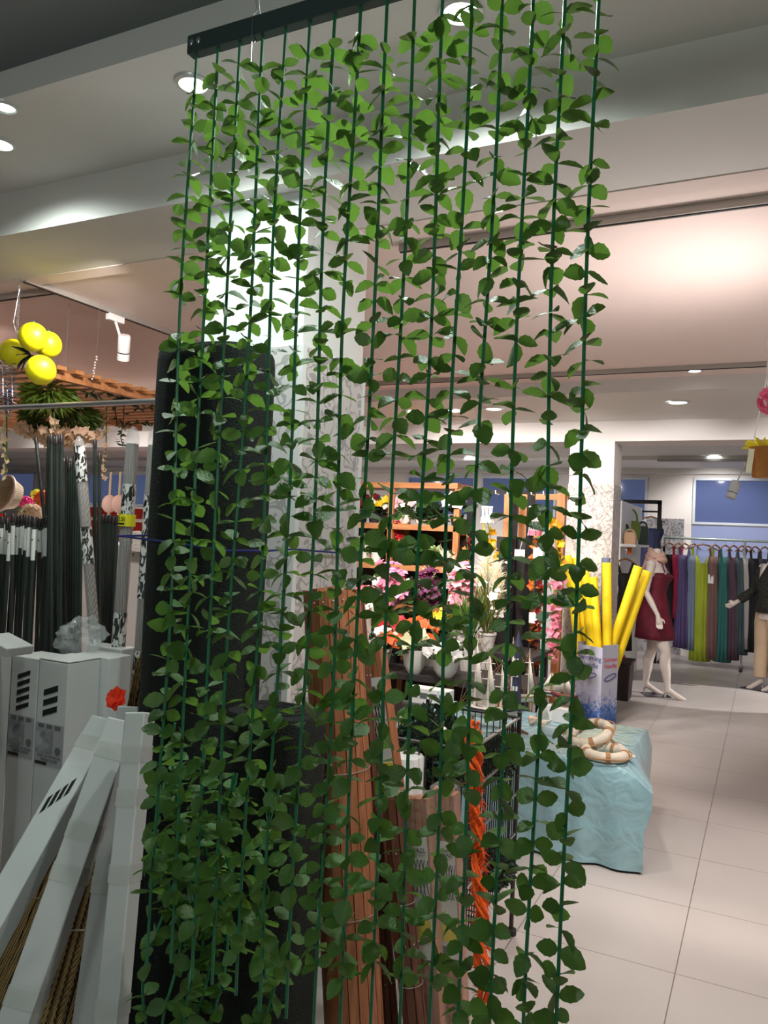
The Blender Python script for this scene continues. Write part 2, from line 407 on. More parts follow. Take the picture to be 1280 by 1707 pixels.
# ================================================================== CEILING FITTINGS
ringm = mat('downlight ring', (205, 208, 205), .35, .3)
def downlight(p, r, label, glow=True, group=None, tilt=0.0):
    t = thing('downlight', label, 'ceiling light', p, group); n = 28
    MB().lathe([(r*1.25, 0), (r*1.2, -.006), (r*.95, -.010), (r*.88, -.004), (r*.86, 0.0)], p, n, cap=False).build('trim_ring', ringm, t)
    MB().lathe([(r*.84, -.004), (r*.6, -.002), (r*.02, -.001)], p, n).build('lamp', lamp_glow if glow else soft_glow, t)
downlight(onz(322, 138, ZN), .048, 'round recessed downlight glowing behind the left end of the leaf curtain')
downlight(onz(8, 177, ZN), .040, 'smaller dimmer recessed downlight on the near ceiling at the left edge', False)
downlight(onz(0, 238, ZN), .048, 'bright recessed downlight half cut off by the left edge of the photo')
downlight(onz(768, 18, ZN), .050, 'glaring recessed downlight shining through the top middle of the leaf curtain')
for (x, y), lb in (((1130, 670), 'recessed downlight in the soffit above the wide opening right of the curtain'),
                   ((691, 686), 'recessed downlight in the far soffit, leftmost of those behind the curtain'),
                   ((755, 684), 'recessed downlight in the far soffit, middle one behind the curtain'),
                   ((823, 681), 'recessed downlight in the far soffit, right one behind the curtain')):
    downlight(onz(x, y, 2.72), .075, lb)
for (x, y), lb in (((1190, 770), 'recessed downlight above the long window in the dress room'),
                   ((677, 771), 'recessed downlight in the back room ceiling, left one above the flower shelf'),
                   ((783, 768), 'recessed downlight in the back room ceiling, middle one above the flower shelf'),
                   ((827, 770), 'recessed downlight in the back room ceiling, right one above the flower shelf')):
    p = onz(x, y, 2.66 if x > 1000 else 2.68); downlight(V((p.x, min(p.y, 12.0), 2.735)), .09, lb)
downlight(onz(1158, 617, ZF), .045, 'tiny downlight in the pink hall ceiling near the far track')
trackm = mat('aluminium track', (176, 172, 166), .35, .4)
def track(a, b, label):
    t = thing('lighting_track', label, 'light track', a); a = V(a); b = V(b)
    MB().bar(a+V((0, 0, -.016)), b+V((0, 0, -.016)), .034, .030).build('rail', trackm, t)
    MB().bar(a+V((0, 0, -.0325)), b+V((0, 0, -.0325)), .010, .004).build('slot', black_plastic, t)
z = ZF
a = onz(80, 475, z); b = onz(335, 573, z); track((a.x, a.y-.15, z), (a.x, b.y+1.0, z), 'aluminium light track running away under the hall ceiling left of the column')
y0 = onz(40, 487, z).y; track((-9, y0, z), (a.x-.02, y0, z), 'aluminium light track crossing the hall ceiling at the far left')
y1 = onz(1010, 362.5, z).y; track((-1.45, y1, z), (3.5, y1, z), 'long aluminium light track crossing the hall ceiling right of the column')
y2 = onz(1100, 612, z).y; track((-3.0, y2, z), (3.5, y2, z), 'thin far light track in front of the soffit')
def spotlight(p, top, aim, L, r, label):
    t = thing('track_spotlight', label, 'spotlight', top); top = V(top); p = V(p); aim = V(aim).normalized()
    MB().box(top-V((0, 0, .02)), (.035, .12, .04)).build('adapter', white_plastic, t, bevel=.004)
    MB().tube([top-V((0, 0, .03)), p], .008, 8).build('arm', white_plastic, t)
    R = aim.to_track_quat('-Z', 'Y').to_matrix()
    MB().lathe([(r*.9, L*.55), (r, L*.5), (r, -L*.12), (r*.96, -L*.14)], p, 20, R).build('housing', white_plastic, t)
    MB().lathe([(r, -L*.17), (r, -L*.45), (r*.85, -L*.46), (r*.8, -L*.40)], p, 20, R).build('lamp_ring', white_plastic, t)
    MB().lathe([(r*.985, -L*.13), (r*.985, -L*.18)], p, 20, R).build('seam', black_plastic, t)
Ys = 3.3; tp = onz(178, 527, z-.03); xx = a.x
spotlight((xx+.03, tp.y+.05, z-.22), (xx, tp.y, z-.03), (-.35, .35, -1), .15, .036, 'white track spotlight on the light track left of the leaf curtain')
sp = at(1222, 815, 10.5)
track((sp.x-.9, 10.5, 2.70), (sp.x+1.9, 10.5, 2.70), 'white light track above the dress rack in the dress room')
spotlight((sp.x, 10.5, sp.z-.02), (sp.x+.12, 10.5, 2.66), (-.3, -.2, -1), .22, .06, 'white track spotlight hanging in front of the long window above the dresses')

# ================================================================== LEAF CURTAIN
CYY = 1.35
zt = 2.60
bar_a = at(318, 80, CYY); zt = bar_a.z
tb = thing('curtain_rail', 'dark metal rail under the ceiling carrying the green leaf garlands', 'rail', (-.68, CYY, zt))
MB().box(((bar_a.x+.05)/2, CYY, zt+.0), (.05-bar_a.x, .026, .042)).build('bar', mat('dark rail', (58, 74, 72), .45, .3), tb, bevel=.002)
for k in (.012, .032): MB().blob((bar_a.x+k, CYY-.0135, zt+.002), (.0065, .003, .008), 10, 6).build('bolt', steel, tb)
wx = at(425, 40, CYY)
MB().tube([(wx.x, CYY, zt-.03), (wx.x+.004, CYY+.015, zt+.02), (wx.x+.006, CYY, zt+.06), (wx.x+.02, CYY, zt+.2), (wx.x+.03, CYY, 3.08)], .0013, 6).build('hanging_wire', steel, tb)
MB().tube([(wx.x-.012, CYY+.005, zt+.10), (wx.x-.004, CYY+.012, zt+.05), (wx.x+.006, CYY-.016, zt+.02), (wx.x+.004, CYY-.014, zt-.10)], .0011, 6).build('wire_end', steel, tb)
def garland(top, bottom, label, group, L=.0405, dens=.0385, wob=.006, leaf=leaf_m, bare=.07, sidex=0.0, top_bare=.02, pts=None):
    top = V(top); bottom = V(bottom); ln = (top-bottom).length
    t = thing('leaf_garland', label, 'garland', top, group)
    n = 26; ph = rv(0, 6); ph2 = rv(0, 6)
    def path(s):
        if pts:
            q = s*(len(pts)-1); i = min(int(q), len(pts)-2); u = q-i; u = u*u*(3-2*u); return V(pts[i]).lerp(V(pts[i+1]), u)
        q = top.lerp(bottom, s); e = math.sin(PI*s)
        return q+V((math.sin(ph+s*7)*wob*e, math.cos(ph2+s*6)*wob*1.5*e, 0))
    MB().tube([path(i/n) for i in range(n+1)], .0034, 7).build('stem', stem_m, t)
    mb = MB(); cnt = int((ln-bare-top_bare)/dens); az = rv(0, 6)
    for i in range(cnt):
        s = (top_bare+(i+.5+rv(-.15, .15))*dens)/ln
        if rnd.random() < .05: continue
        p = path(s); az += 1.05+rv(-.35, .35)
        kk = 3 if rnd.random() < .78 else 2
        for k in range(kk):
            a = az+2*PI*k/kk+rv(-.3, .3); el = rv(-.55, .5)
            if rnd.random() < .12: el = rv(-1.2, -.6)
            d = V((math.cos(a)*math.cos(el), math.sin(a)*math.cos(el), math.sin(el)))
            nr = V((0, 0, 1))+rdir()*.55
            if rnd.random() < .35: nr = V((0, -1, .5))+rdir()*.5
            l = L*rv(.8, 1.18); mb.leaf(p+d*.003, d, nr, l, l*rv(.68, .84), 8, rv(.05, .4), rv(-.05, .45), .05, .9)
    mb.build('leaves', leaf, t)
    return t
ORD = ['leftmost', 'second', 'third', 'fourth', 'fifth', 'sixth', 'seventh', 'eighth', 'ninth', 'tenth', 'eleventh', 'twelfth', 'thirteenth', 'fourteenth', 'fifteenth', 'rightmost']
xa = at(328, 95, CYY).x; xb = at(999, 0, CYY).x
for i in range(16):
    x = xa+(xb-xa)*i/15
    zb = .615+rv(-.02, .02)
    if i in (0, 15): lb = 'leafy green artificial garland hanging from the rail, %s of the sixteen' % ORD[i]
    else: lb = 'leafy green artificial garland hanging from the rail, %s from the left of sixteen' % ORD[i]
    garland((x, CYY, zt-.018), (x+rv(-.012, .004), CYY+rv(-.01, .015), zb), lb, 'hanging leaf curtain garlands', top_bare=.03+rv(0, .04))

# ================================================================== ARTIFICIAL GRASS ROLLS
grass = ramp_mat('artificial grass backing', t_noise(210, 4), [(.42, (8, 15, 12)), (.66, (20, 35, 26)), (.82, (72, 90, 76))], .9, .9)
def grass_roll(name, c, rx, ry, h, label, lean=0.0):
    t = thing(name, label, 'grass roll', (c[0], c[1], 0))
    prof = []; n = 48
    mb = MB(); hs = [0, .02, h*.25, h*.5, h*.75, h-.05, h-.018, h-.004, h]; sc = [.97, 1, 1.01, 1, 1.01, 1, .985, .95, .88]
    vs = []; 
    def P(i, j):
        a = 2*PI*i/n; k = .55
        cx = math.copysign(abs(math.cos(a))**k, math.cos(a)); sy = math.copysign(abs(math.sin(a))**k, math.sin(a))
        return (c[0]+rx*sc[j]*cx+lean*hs[j]*.02, c[1]+ry*sc[j]*sy, hs[j])
    mb.grid(P, n, len(hs), True); k = (len(hs)-1)*n; mb.f.append(tuple(k+i for i in range(n)))
    mb.build('turf', grass, t)
    sp = [(c[0]+rx*.8*q*math.cos(q*19), c[1]+ry*.8*q*math.sin(q*19), h+.001) for q in [i/60 for i in range(6, 61)]]
    MB().tube(sp, .006, 5).build('rolled_edge', mat('grass roll edge', (26, 32, 28), .9), t)
    return t
pA0 = at(277, 640, 1.95); pA1 = at(440, 640, 1.80)
grass_roll('grass_roll', (-1.545, 1.93), .17, .13, 2.115, 'tall dark green artificial grass roll standing against the column')
grass_roll('grass_roll', (-1.165, 1.78), .125, .10, 1.09, 'shorter dark green artificial grass roll behind the lower middle of the curtain')
zc = at(258, 905, 1.80).z
cord = thing('tie_cord', 'blue cord tied around the tall grass roll and the column', 'cord', (-1.6, 1.79, zc))
MB().tube([(-1.79, 2.0, zc+.02), (-1.782, 1.80, zc+.015), (-1.575, 1.79, zc+.005), (-1.37, 1.795, zc-.01), (-1.352, 1.95, zc-.01), (-1.495, 2.345, zc-.01), (-1.494, 2.83, zc-.03), (-1.98, 2.835, zc)], .0035, 6).build('strand', mat('blue cord', (34, 40, 120), .6), cord)

# tangle of further garlands on hooks in front of the grass rolls
for i, (px, pz, sl) in enumerate(((-1.25, 1.10, .0), (-1.17, 1.04, .08), (-1.09, 1.0, -.08), (-1.27, .98, .06), (-1.17, .95, -.06), (-1.10, 1.00, .12), (-1.22, .88, .10), (-.96, 1.0, -.03))):
    yy = 1.475+.018*(i % 3)
    garland((px, yy, pz), (px+sl, yy-.03, .16+rv(0, .25)), 'short tangled leafy green garland heaped low against the grass rolls', 'tangled garlands behind the curtain', wob=.03)

# ================================================================== WOOD SLAT ROLLS
slat_m = ramp_mat('stained slat wood', t_noise(2.5, 5, .5), [(.3, (150, 92, 60)), (.7, (190, 126, 86))], .6, .15, (30, 30, 1.2))
slat_dk = ramp_mat('dark stained slat wood', t_noise(2.5, 5, .5), [(.3, (84, 48, 36)), (.7, (120, 74, 54))], .6, .15, (30, 30, 1.2))
wire_m = mat('galvanised wire', (200, 196, 186), .35, .8)
def slat_roll(bc, tc, R, label, m, n=15, wires=(.18, .5, .82), stap=True):
    bc = V(bc); tc = V(tc); d = (tc-bc).normalized(); x = (V((1, 0, 0))-d*d.x).normalized(); y = d.cross(x)
    t = thing('slat_fence_roll', label, 'slat roll', bc)
    mb = MB(); st = MB(); ln = (tc-bc).length
    rings = [(R, n), (R*.72, max(6, int(n*.7))), (R*.42, max(4, int(n*.4)))]
    for rr, nn in rings:
        for k in range(nn):
            a = 2*PI*k/nn+rr*9; o = x*math.cos(a)*rr+y*math.sin(a)*rr; tg = -x*math.sin(a)+y*math.cos(a)
            e = rv(-.012, .012)
            mb.bar(bc+o, tc+o+d*e, 2*PI*rr/nn*.93, .005, tg)
            if rr == R and stap:
                for q in wires: st.blob(bc+d*ln*q+(x*math.cos(a)+y*math.sin(a))*(rr+.0035)+d*.002*math.sin(k), .0032, 6, 4)
    mb.build('slats', m, t, smooth=False, extra=[(st, wire_m)] if stap else ())
    for q in (.36, .64):
        c = bc+d*ln*q
        MB().tube([c+(x*math.cos(a)+y*math.sin(a))*(R+.005) for a in [2*PI*i/28 for i in range(29)]], .0016, 5).build('tie_wire', wire_m, t)
    return t
b0 = at(590, 1700, 2.0); t0 = at(553, 985, 2.0)
dirn = (b0-t0)/(t0.z-b0.z); base = t0+dirn*t0.z
slat_roll((base.x, base.y, 0), t0, .080, 'reddish brown wooden slat fence roll with a ragged top behind the curtain', slat_m, 18, (.13, .27, .48, .66, .98))
def fallline(pt, pb, Y):
    a = at(pt[0], pt[1], Y); q = at(pb[0], pb[1], Y); return a+(q-a)*(a.z/(a.z-q.z)), a
b_, t_ = fallline((592, 990), (648, 1690), 2.15)
slat_roll(b_, t_, .024, 'dark brown slat fence roll just right of the reddish one', slat_dk, 9)
b_, t_ = fallline((655, 1332), (690, 1690), 2.12)
slat_roll(b_, t_, .030, 'short dark brown slat roll in front of the trellis packs', slat_dk, 8)

def trellis_pack(bc, tc, wdt, thk, label, lab, face=slat_m, z0=.55, yel=True, film=False):
    bc = V(bc); tc = V(tc); d = (tc-bc).normalized(); ln = (tc-bc).length
    t = thing('trellis_pack', label, 'trellis', bc); x = (V((1, 0, .0))-d*d.x).normalized(); y = d.cross(x)   # y away from viewer
    if y.y < 0: y = -y
    mb = MB(); n = 5
    for k in range(n): mb.bar(bc+x*wdt*((k+.5)/n-.5), tc+x*wdt*((k+.5)/n-.5)+d*rv(-.01, .01), wdt/n*.92, thk, x)
    mb.build('laths', face, t, smooth=False)
    if film: MB().bar(bc, tc+d*.015, wdt*1.08, thk*1.2, x).build('plastic_film', mat('glossy wrap film', (226, 226, 224), .1, alpha=.18, bump=.6, bscale=40), t, bevel=.006)
    f = -y*(thk/2+.0025)
    plab = None
    def rect(q0, q1, w0, w1, nm, m, off=0.0):
        a = bc+d*ln*q0+f-y*off; b = bc+d*ln*q1+f-y*off
        return MB().quad(a+x*wdt*w0, a+x*wdt*w1, b+x*wdt*w1, b+x*wdt*w0).build(nm, m, plab if nm != 'paper_label' else t, smooth=False, solid=.0006)
    paper = mat('label paper', (228, 228, 222), .5)
    plab = rect(lab[0], lab[1], -.44, .44, 'paper_label', paper)
    h = lab[1]-lab[0]
    lat = MB(); 
    qa = lab[0]+h*.50; qb = lab[0]+h*.80
    for k in range(-3, 5):
        for s in (-1, 1):
            p0 = bc+d*ln*qa+f-y*.001+x*wdt*(k*.11-.1*s); p1 = bc+d*ln*qb+f-y*.001+x*wdt*(k*.11+.1*s)
            if all(abs((p-bc-f).dot(x)) < wdt*.44 for p in (p0, p1)): lat.bar(p0, p1, wdt*.022, .0008, x)
    lat.build('lattice_print', black_plastic, plab, smooth=False)
    c = bc+d*ln*(lab[0]+h*.90)+f-y*.0015
    text('print', 'BIJAL\nARANAZL', wdt*.17, c, x, d, black_plastic, plab)
    if yel: rect(lab[0]+h*.14, lab[0]+h*.32, -.40, .40, 'yellow_print', mat('yellow print', (232, 214, 40), .5), .0008)
    rect(lab[0]+h*.03, lab[0]+h*.10, -.3, -.02, 'barcode', mat('barcode grey', (90, 90, 96), .5), .0008)
    return t
b_, t_ = fallline((618, 1085), (662, 1420), 2.32)
trellis_pack(b_, t_, .092, .05, 'brown lattice trellis pack with tall paper label beside the slat rolls', (.60, .93), slat_m)
b_, t_ = fallline((690, 1328), (712, 1690), 2.2)
trellis_pack(b_, t_, .105, .05, 'short film-wrapped trellis pack with black lattice print on its label', (.42, .87), slat_m, film=True)
b_, t_ = fallline((742, 1316), (757, 1660), 2.26)
trellis_pack(b_, t_, .075, .05, 'short film-wrapped trellis pack nearest the wire cart', (.40, .82), slat_m, film=True)
cp = at(676, 1258, 2.5)
t = thing('corrugated_roll', 'white corrugated plastic roll standing behind the short trellis packs', 'roll', (cp.x, cp.y, 0))
MB().lathe([(.062, 0), (.062, cp.z-.004), (.058, cp.z), (.01, cp.z)], (cp.x, cp.y, 0), 60, flute=15, fdepth=.06).build('sheet', mat('white corrugated plastic', (226, 226, 224), .45), t)

# ================================================================== WHITE CARTONS
carton = mat('white carton board', (196, 199, 198), .55, var=.06, scale=3, bump=.05, bscale=8)
tape_m = mat('clear packing tape', (214, 216, 212), .18, alpha=.55)
hole_m = mat('carton hole dark', (12, 16, 12), .9)
ink = mat('grey print ink', (96, 98, 100), .6); inkd = mat('black print ink', (30, 30, 32), .6); inkl = mat('pale print', (158, 160, 162), .6)
def box_thing(label, b, tp, wd, dp, yaw, tapes=(), vents=None, panel=None, flap=False, name='carton'):
    """long carton from base centre b to top centre tp, front face turned by yaw"""
    b = V(b); tp = V(tp); d = (tp-b).normalized(); ln = (tp-b).length
    x = V((math.cos(yaw), math.sin(yaw), 0)); x = (x-d*x.dot(d)).normalized(); y = d.cross(x)
    if y.y < 0: y = -y
    t = thing(name, label, 'box', b)
    MB().bar(b, tp, wd, dp, x).build('body', carton, t, bevel=.004, smooth=False)
    fo = -y*(dp/2)
    def F(u, q, off=.0012): return b+d*(ln*q)+x*(wd*u)+fo-y*off
    for q in tapes:
        h = .022/ln
        o = MB()
        for (s0, s1) in ((-.503, .503),): o.quad(F(s0, q-h), F(s1, q-h), F(s1, q+h), F(s0, q+h))
        rx = x*(wd/2+.0012)
        P = lambda v, qq: b+d*(ln*qq)+rx+y*(dp*v)
        o.quad(P(-.5, q-h), P(.5, q-h), P(.5, q+h), P(-.5, q+h))
        o.build('tape', tape_m, t, smooth=False)
    if vents:
        for (u0, u1, q0, q1, sk) in vents:
            MB().quad(F(u0, q0), F(u1, q0+sk), F(u1, q1+sk), F(u0, q1)).build('vent_slot', hole_m, t, smooth=False)  # flat dark quads on the face; shade inside the holes put into colour
    if panel:
        q0, q1 = panel; h = q1-q0
        R = lambda u0, u1, a0, a1, nm, m, par=None, of=.0018: MB().quad(F(u0, q0+h*a0, of), F(u1, q0+h*a0, of), F(u1, q0+h*a1, of), F(u0, q0+h*a1, of)).build(nm, m, par or pp, smooth=False)
        pp = t; pp = R(-.47, .47, .12, 1.0, 'print_panel', inkl, None, .0009)
        R(-.45, .12, .38, .86, 'photo_print', ramp_photo)
        for k in range(3): R(-.40+.28*k, -.2+.28*k, .90, .98, 'icon_row', ink)
        MB().lathe([(wd*.1, 0), (wd*.1, .0005)], F(.30, q0+h*.46, .002), 20, Matrix(((x.x, d.x, y.x), (x.y, d.y, y.y), (x.z, d.z, y.z)))).build('round_mark', ink, pp)
        text('print', 'PACK OF ARTIFICIAL\nHEDGE LEAVES', wd*.085, F(.02, q0+h*.28, .002), x, d, ink, pp)
        R(-.45, -.05, .13, .20, 'brand_bar', inkd)
    if flap:
        e = d*.004
        MB().bar(tp+e-y*dp*.5+x*0, tp+e+y*dp*.5, wd*1.02, .003, x).build('flap', carton, t, smooth=False)
    return t
ramp_photo = ramp_mat('grey product photo', t_noise(14, 5, .4), [(.35, (70, 72, 74)), (.65, (170, 172, 174))], .6)
YS = 2.3
def stand_x(px): return at(px, 1150, YS).x
zt1 = at(60, 1098, YS).z; zt2 = at(100, 1112, YS).z
w1 = stand_x(62)-stand_x(17); w2 = stand_x(112)-stand_x(63)
V1 = [(-.24, .22, .772+.033*k, .791+.033*k, .026) for k in range(5)]
V2 = [(-.28, .20, .770+.042*k, .795+.042*k, .028) for k in range(3)]
x1 = (stand_x(17)+stand_x(62))/2; x2 = (stand_x(63)+stand_x(112))/2
box_thing('tall white carton with five slanted vents and printed panel, left of the vented pair', (x1, YS+.075, 0), (x1, YS+.075, zt1), w1, .15, 0, (), V1, (.56, .755))
box_thing('tall white carton with three slanted vents and printed panel, right of the vented pair', (x2, YS+.085, 0), (x2, YS+.085, zt1), w2, .17, 0, (), V2, (.55, .745), True)
x3 = at(145, 1120, 2.45).x
box_thing('tall plain white carton standing behind the vented pair', (x3, 2.535, 0), (x3, 2.535, at(150, 1094, 2.46).z), .20, .13, 0)
x4 = at(-18, 1100, 2.15).x
box_thing('plain white carton at the left edge of the photo with a raised lid flap', (x4+.02, 2.10, 0), (x4+.02, 2.10, at(10, 1085, 2.1).z), .15, .16, .05)
fl = at(8, 1075, 2.05)
t = thing('box_lid', 'loose white carton lid tilted on top of the leftmost box', 'lid', fl)
MB().box((fl.x, 2.06, fl.z), (.15, .12, .035), Matrix.Rotation(.25, 3, 'Y')).build('board', carton, t, smooth=False, bevel=.004)
# leaning cartons
def lean(px_t, px_b, Yt, Yb, wd, dp, yaw, label, tapes, vents=None, ext=0.0, **k):
    tp = at(px_t[0], px_t[1], Yt); bt = at(px_b[0], px_b[1], Yb); d = (bt-tp)
    s = tp.z/(tp.z-bt.z); b = tp+d*s; b.z += .03
    return box_thing(label, b, tp, wd, dp, yaw, tapes, vents, None, **k)
VL = [(-.34+.17*k, -.23+.17*k, .735+.017*k, .775+.017*k, .012) for k in range(4)]
lean((180, 1205), (8, 1520), 1.86, 1.50, .085, .075, .28, 'white carton leaning furthest left with four slanted vents in its face', (.30, .93), VL)
lean((208, 1203), (70, 1600), 1.72, 1.47, .080, .072, .42, 'white carton leaning in the middle with creased tape bands', (.35, .62, .72, .92))
lean((234, 1188), (200, 1560), 1.64, 1.52, .058, .065, .25, 'narrow white carton leaning right beside the tall grass roll', (.35, .63, .80, .90))
lean((222, 1178), (170, 1560), 1.86, 1.72, .07, .07, .25, 'shadowed white carton standing behind the two right leaning ones', (.5,))
# reed rolls behind the leaning cartons
reed = ramp_mat('dry reed', t_wave(60, 1.5, 'X', 2), [(.2, (70, 52, 26)), (.8, (158, 128, 78))], .7, .4, (1, 1, .05))
def reed_roll(b, tp, R, label, fray=True):
    b = V(b); tp = V(tp); t = thing('reed_roll', label, 'reed roll', b); d = (tp-b).normalized(); x = d.orthogonal().normalized(); y = d.cross(x)
    mb = MB()
    for k in range(70):
        a = rv(0, 2*PI); rr = R*math.sqrt(rv(0.3, 1)); o = x*math.cos(a)*rr+y*math.sin(a)*rr
        mb.tube([b+o, tp+o*rv(.9, 1.15)+d*rv(-.05, .04)], R*.085, 5)
    mb.build('reeds', reed, t)
    MB().tube([b+(tp-b)*.6+(x*math.cos(a)+y*math.sin(a))*R*1.04 for a in [2*PI*i/24 for i in range(25)]], .002, 5).build('tie_wire', wire_m, t)
reed_roll((-2.12, 2.12, 0), (-1.93, 2.14, 1.10), .05, 'brown reed screen roll poking up beside the tall grass roll')
def reed_at(pt, Yt, pb, Yb, R, label):
    a = at(pt[0], pt[1], Yt); q = at(pb[0], pb[1], Yb); reed_roll(a+(q-a)*(a.z/(a.z-q.z))+V((0, 0, .01)), a, R, label)
reed_at((135, 1400), 2.06, (20, 1690), 1.78, .10, 'brown reed screen roll glimpsed low between the left leaning cartons')
reed_at((190, 1430), 1.98, (120, 1690), 1.72, .085, 'brown reed screen roll glimpsed low between the right leaning cartons')
of = at(196, 1165, 1.955); t = thing('artificial_flower', 'bright orange red fabric flower wedged behind the leaning white cartons', 'flower', of)
mb = MB()
for k in range(3): mb.flower(of+V((0, -.01*k, .004*k)), V((.1, -1, .35)), .042-.008*k, 6, 1.0, .3, 4, k*.5)
mb.build('petals', mat('orange red petals', (255, 70, 40), .6, trans=.3), t)
MB().tube([of+V((0, .01, -.02)), of+V((-.03, .01, -.20)), (of.x-.06, of.y+.02, 0)], .003, 6).build('stem', stem_m, t)

# ================================================================== STAKES AND SLEEVED BAMBOO
stake_m = mat('dark green coated stake', (34, 44, 40), .45, var=.25, scale=30, stretch=(1, 1, .2))
labelw = mat('white stake label', (190, 196, 192), .45); dotm = mat('label dots', (60, 66, 66), .5)
def stake(b, tp, r, label, group, lab=False):
    b = V(b); tp = V(tp); t = thing('plant_stake', label, 'garden stake', b, group); d = (tp-b).normalized()
    n = 22; MB().tube([b.lerp(tp, i/n) for i in range(n+1)], [r*(1.06 if i % 2 else 1) for i in range(n+1)], 8).build('shaft', stake_m, t)
    MB().tube([tp-d*.03, tp, tp+d*.012], [r*1.2, r*1.2, r*.6], 8).build('cap', black_plastic, t)
    if lab:
        h = rv(.10, .16); MB().tube([tp-d*(.05+h), tp-d*.05], r*1.12, 8, False).build('paper_label', labelw, t)
        if rnd.random() < .5: MB().blob(tp-d*.10+V((.2, -1, 0))*r*1.05, (r*.5, .002, r*.5), 8, 5).build('dot_print', dotm, t)
YK = 2.85
for i in range(19):
    px = -6+i*4.6+rv(-1, 1); yy = YK+rv(-.12, .12); tp = at(px, 862+rv(-5, 5)+(i % 3)*3, yy)
    stake((tp.x+rv(-.02, .06), yy+rv(-.03, .05), 0), tp, .0095, 'dark green coated plant stake with white label in the short bunch at left', 'short labelled stakes', True)
for i in range(12):
    px = 82+(i % 6)*4.2+rv(-1, 1); yy = YK+rv(-.10, .12); tp = at(px, 730+rv(-3, 3), yy)
    stake((tp.x+.08+i*.012, yy, 0), tp, .0088, 'tall dark green plant stake in the tight bunch left of the bamboo sleeves', 'tall bunched stakes')
lone = [((60, 731), (88, 1000), 'thin tall plant stake standing alone left of the tall bunch'),
        ((158, 736), (158, 960), 'tall plant stake standing alone between the bamboo sleeves, left of two'),
        ((166, 760), (165, 960), 'tall plant stake standing alone between the bamboo sleeves, right of two')]
for (a0, b0, lb) in lone:
    tp = at(*a0, YK); q = at(*b0, YK); dd = (q-tp)/(tp.z-q.z); stake(tp+dd*tp.z, tp, .0085, lb, 'lone stakes')
for i in range(7):
    tp = at(112+i*4, 762+rv(-2, 22), YK+.1); stake((tp.x+.1, YK+.12, 0), tp, .0085, 'dark plant stake in the lower bunch behind the leftmost bamboo sleeve', 'lower stakes behind the sleeve')
for i in range(6):
    tp = at(166+i*6, 862+rv(-3, 3), YK+.15); stake((tp.x+.02, YK+.15, 0), tp, .0095, 'short dark plant stake behind the price tagged bamboo sleeve', 'short stakes behind the sleeve')
bamboo_core = ramp_mat('brown bamboo canes', t_wave(55, .8, 'X', 2), [(.2, (70, 58, 48)), (.8, (140, 124, 108))], .5, .3, (1, 1, .03))
print_m = ramp_mat('bamboo leaf print', t_noise(34, 2, 1.2), [(.47, (30, 32, 30)), (.53, (206, 208, 204))], .35, 0, (1.4, 1.4, .7), 'LINEAR')
clear = mat('clear plastic sleeve', (225, 230, 232), .08, alpha=.22)
def sleeve(pt, pb, r, label, prints, tagq=None, tip=True, knot=True):
    tp = at(*pt, YK-.10); q = at(*pb, YK-.10); dd = (q-tp)/(tp.z-q.z); b = tp+dd*tp.z; d = (tp-b).normalized(); ln = (tp-b).length
    t = thing('bamboo_sleeve', label, 'bamboo pack', b); x = d.orthogonal().normalized(); y = d.cross(x)
    mb = MB()
    for k in range(7):
        o = (x*math.cos(k)+y*math.sin(k))*r*.55*(0 if k == 6 else 1); mb.tube([b+o, tp-d*.05+o], r*.34, 7)
    mb.build('canes', bamboo_core, t)
    MB().tube([b, b.lerp(tp, .5), tp-d*.02, tp+d*.012, tp+d*.03], [r, r, r, r*.75, r*.25], 12).build('plastic_sleeve', clear, t)
    for (q0, q1) in prints: MB().tube([b.lerp(tp, q0), b.lerp(tp, q1)], r*1.02, 14, False).build('printed_band', print_m, t)
    if tagq:
        c = b.lerp(tp, tagq); MB().tube([c-d*.028, c+d*.028], r*1.25, 14, False).build('price_tag', mat('yellow price tag', (226, 218, 30), .45), t)
        pt_ = bpy.data.objects[[o.name for o in t.children if o.name.startswith('price_tag')][0]]
        text('price_print', '2.50', .026, c+V((.0, -r*1.27, 0))+V((.004, 0, .004)), (1, .0, 0), (0, 0, 1), inkd, pt_)
        MB().box(c+V((0, -r*1.24, -.017)), (.04, .002, .008)).build('small_print', inkd, pt_)
    return t
sleeve((132, 738), (165, 1160), .027, 'bamboo cane pack in leaf printed plastic, leftmost of three leaning sleeves', [(.9, .99), (.70, .79), (.30, .52)])
sleeve((222, 722), (192, 1150), .031, 'bamboo cane pack in plastic with a yellow price tag', [(.80, .88), (.32, .58)], .795)
sleeve((257, 724), (228, 1150), .026, 'bamboo cane pack in plastic, rightmost sleeve next to the grass roll', [(.62, .86), (.33, .50)])
sleeve((258, 880), (243, 1150), .018, 'thin bamboo pack in clear plastic tucked against the grass roll edge', [(.7, .95), (.38, .5)])
bagp = at(135, 1062, 2.55)
mb = MB(); mb.blob(bagp+V((0, 0, .0)), (.11, .07, .085), 34, 20)
from mathutils import noise as mnoise
mb.v = [bagp+(p-bagp)*(1+.55*mnoise.noise((p-bagp)*22)+.25*mnoise.noise((p-bagp)*55)) for p in mb.v]
tag(mb.build('plastic_bag', mat('crumpled clear plastic', (205, 212, 212), .12, alpha=.25, bump=.5, bscale=30), smooth=False), 'crumpled clear plastic bag on top of the white cartons', 'bag')
o = MB().box((bagp.x, 2.74, (bagp.z-.06)/2), (.22, .10, bagp.z-.06)).build('carton', carton, smooth=False, bevel=.004)
tag(o, 'dim white carton at the back under the crumpled plastic bag', 'box')

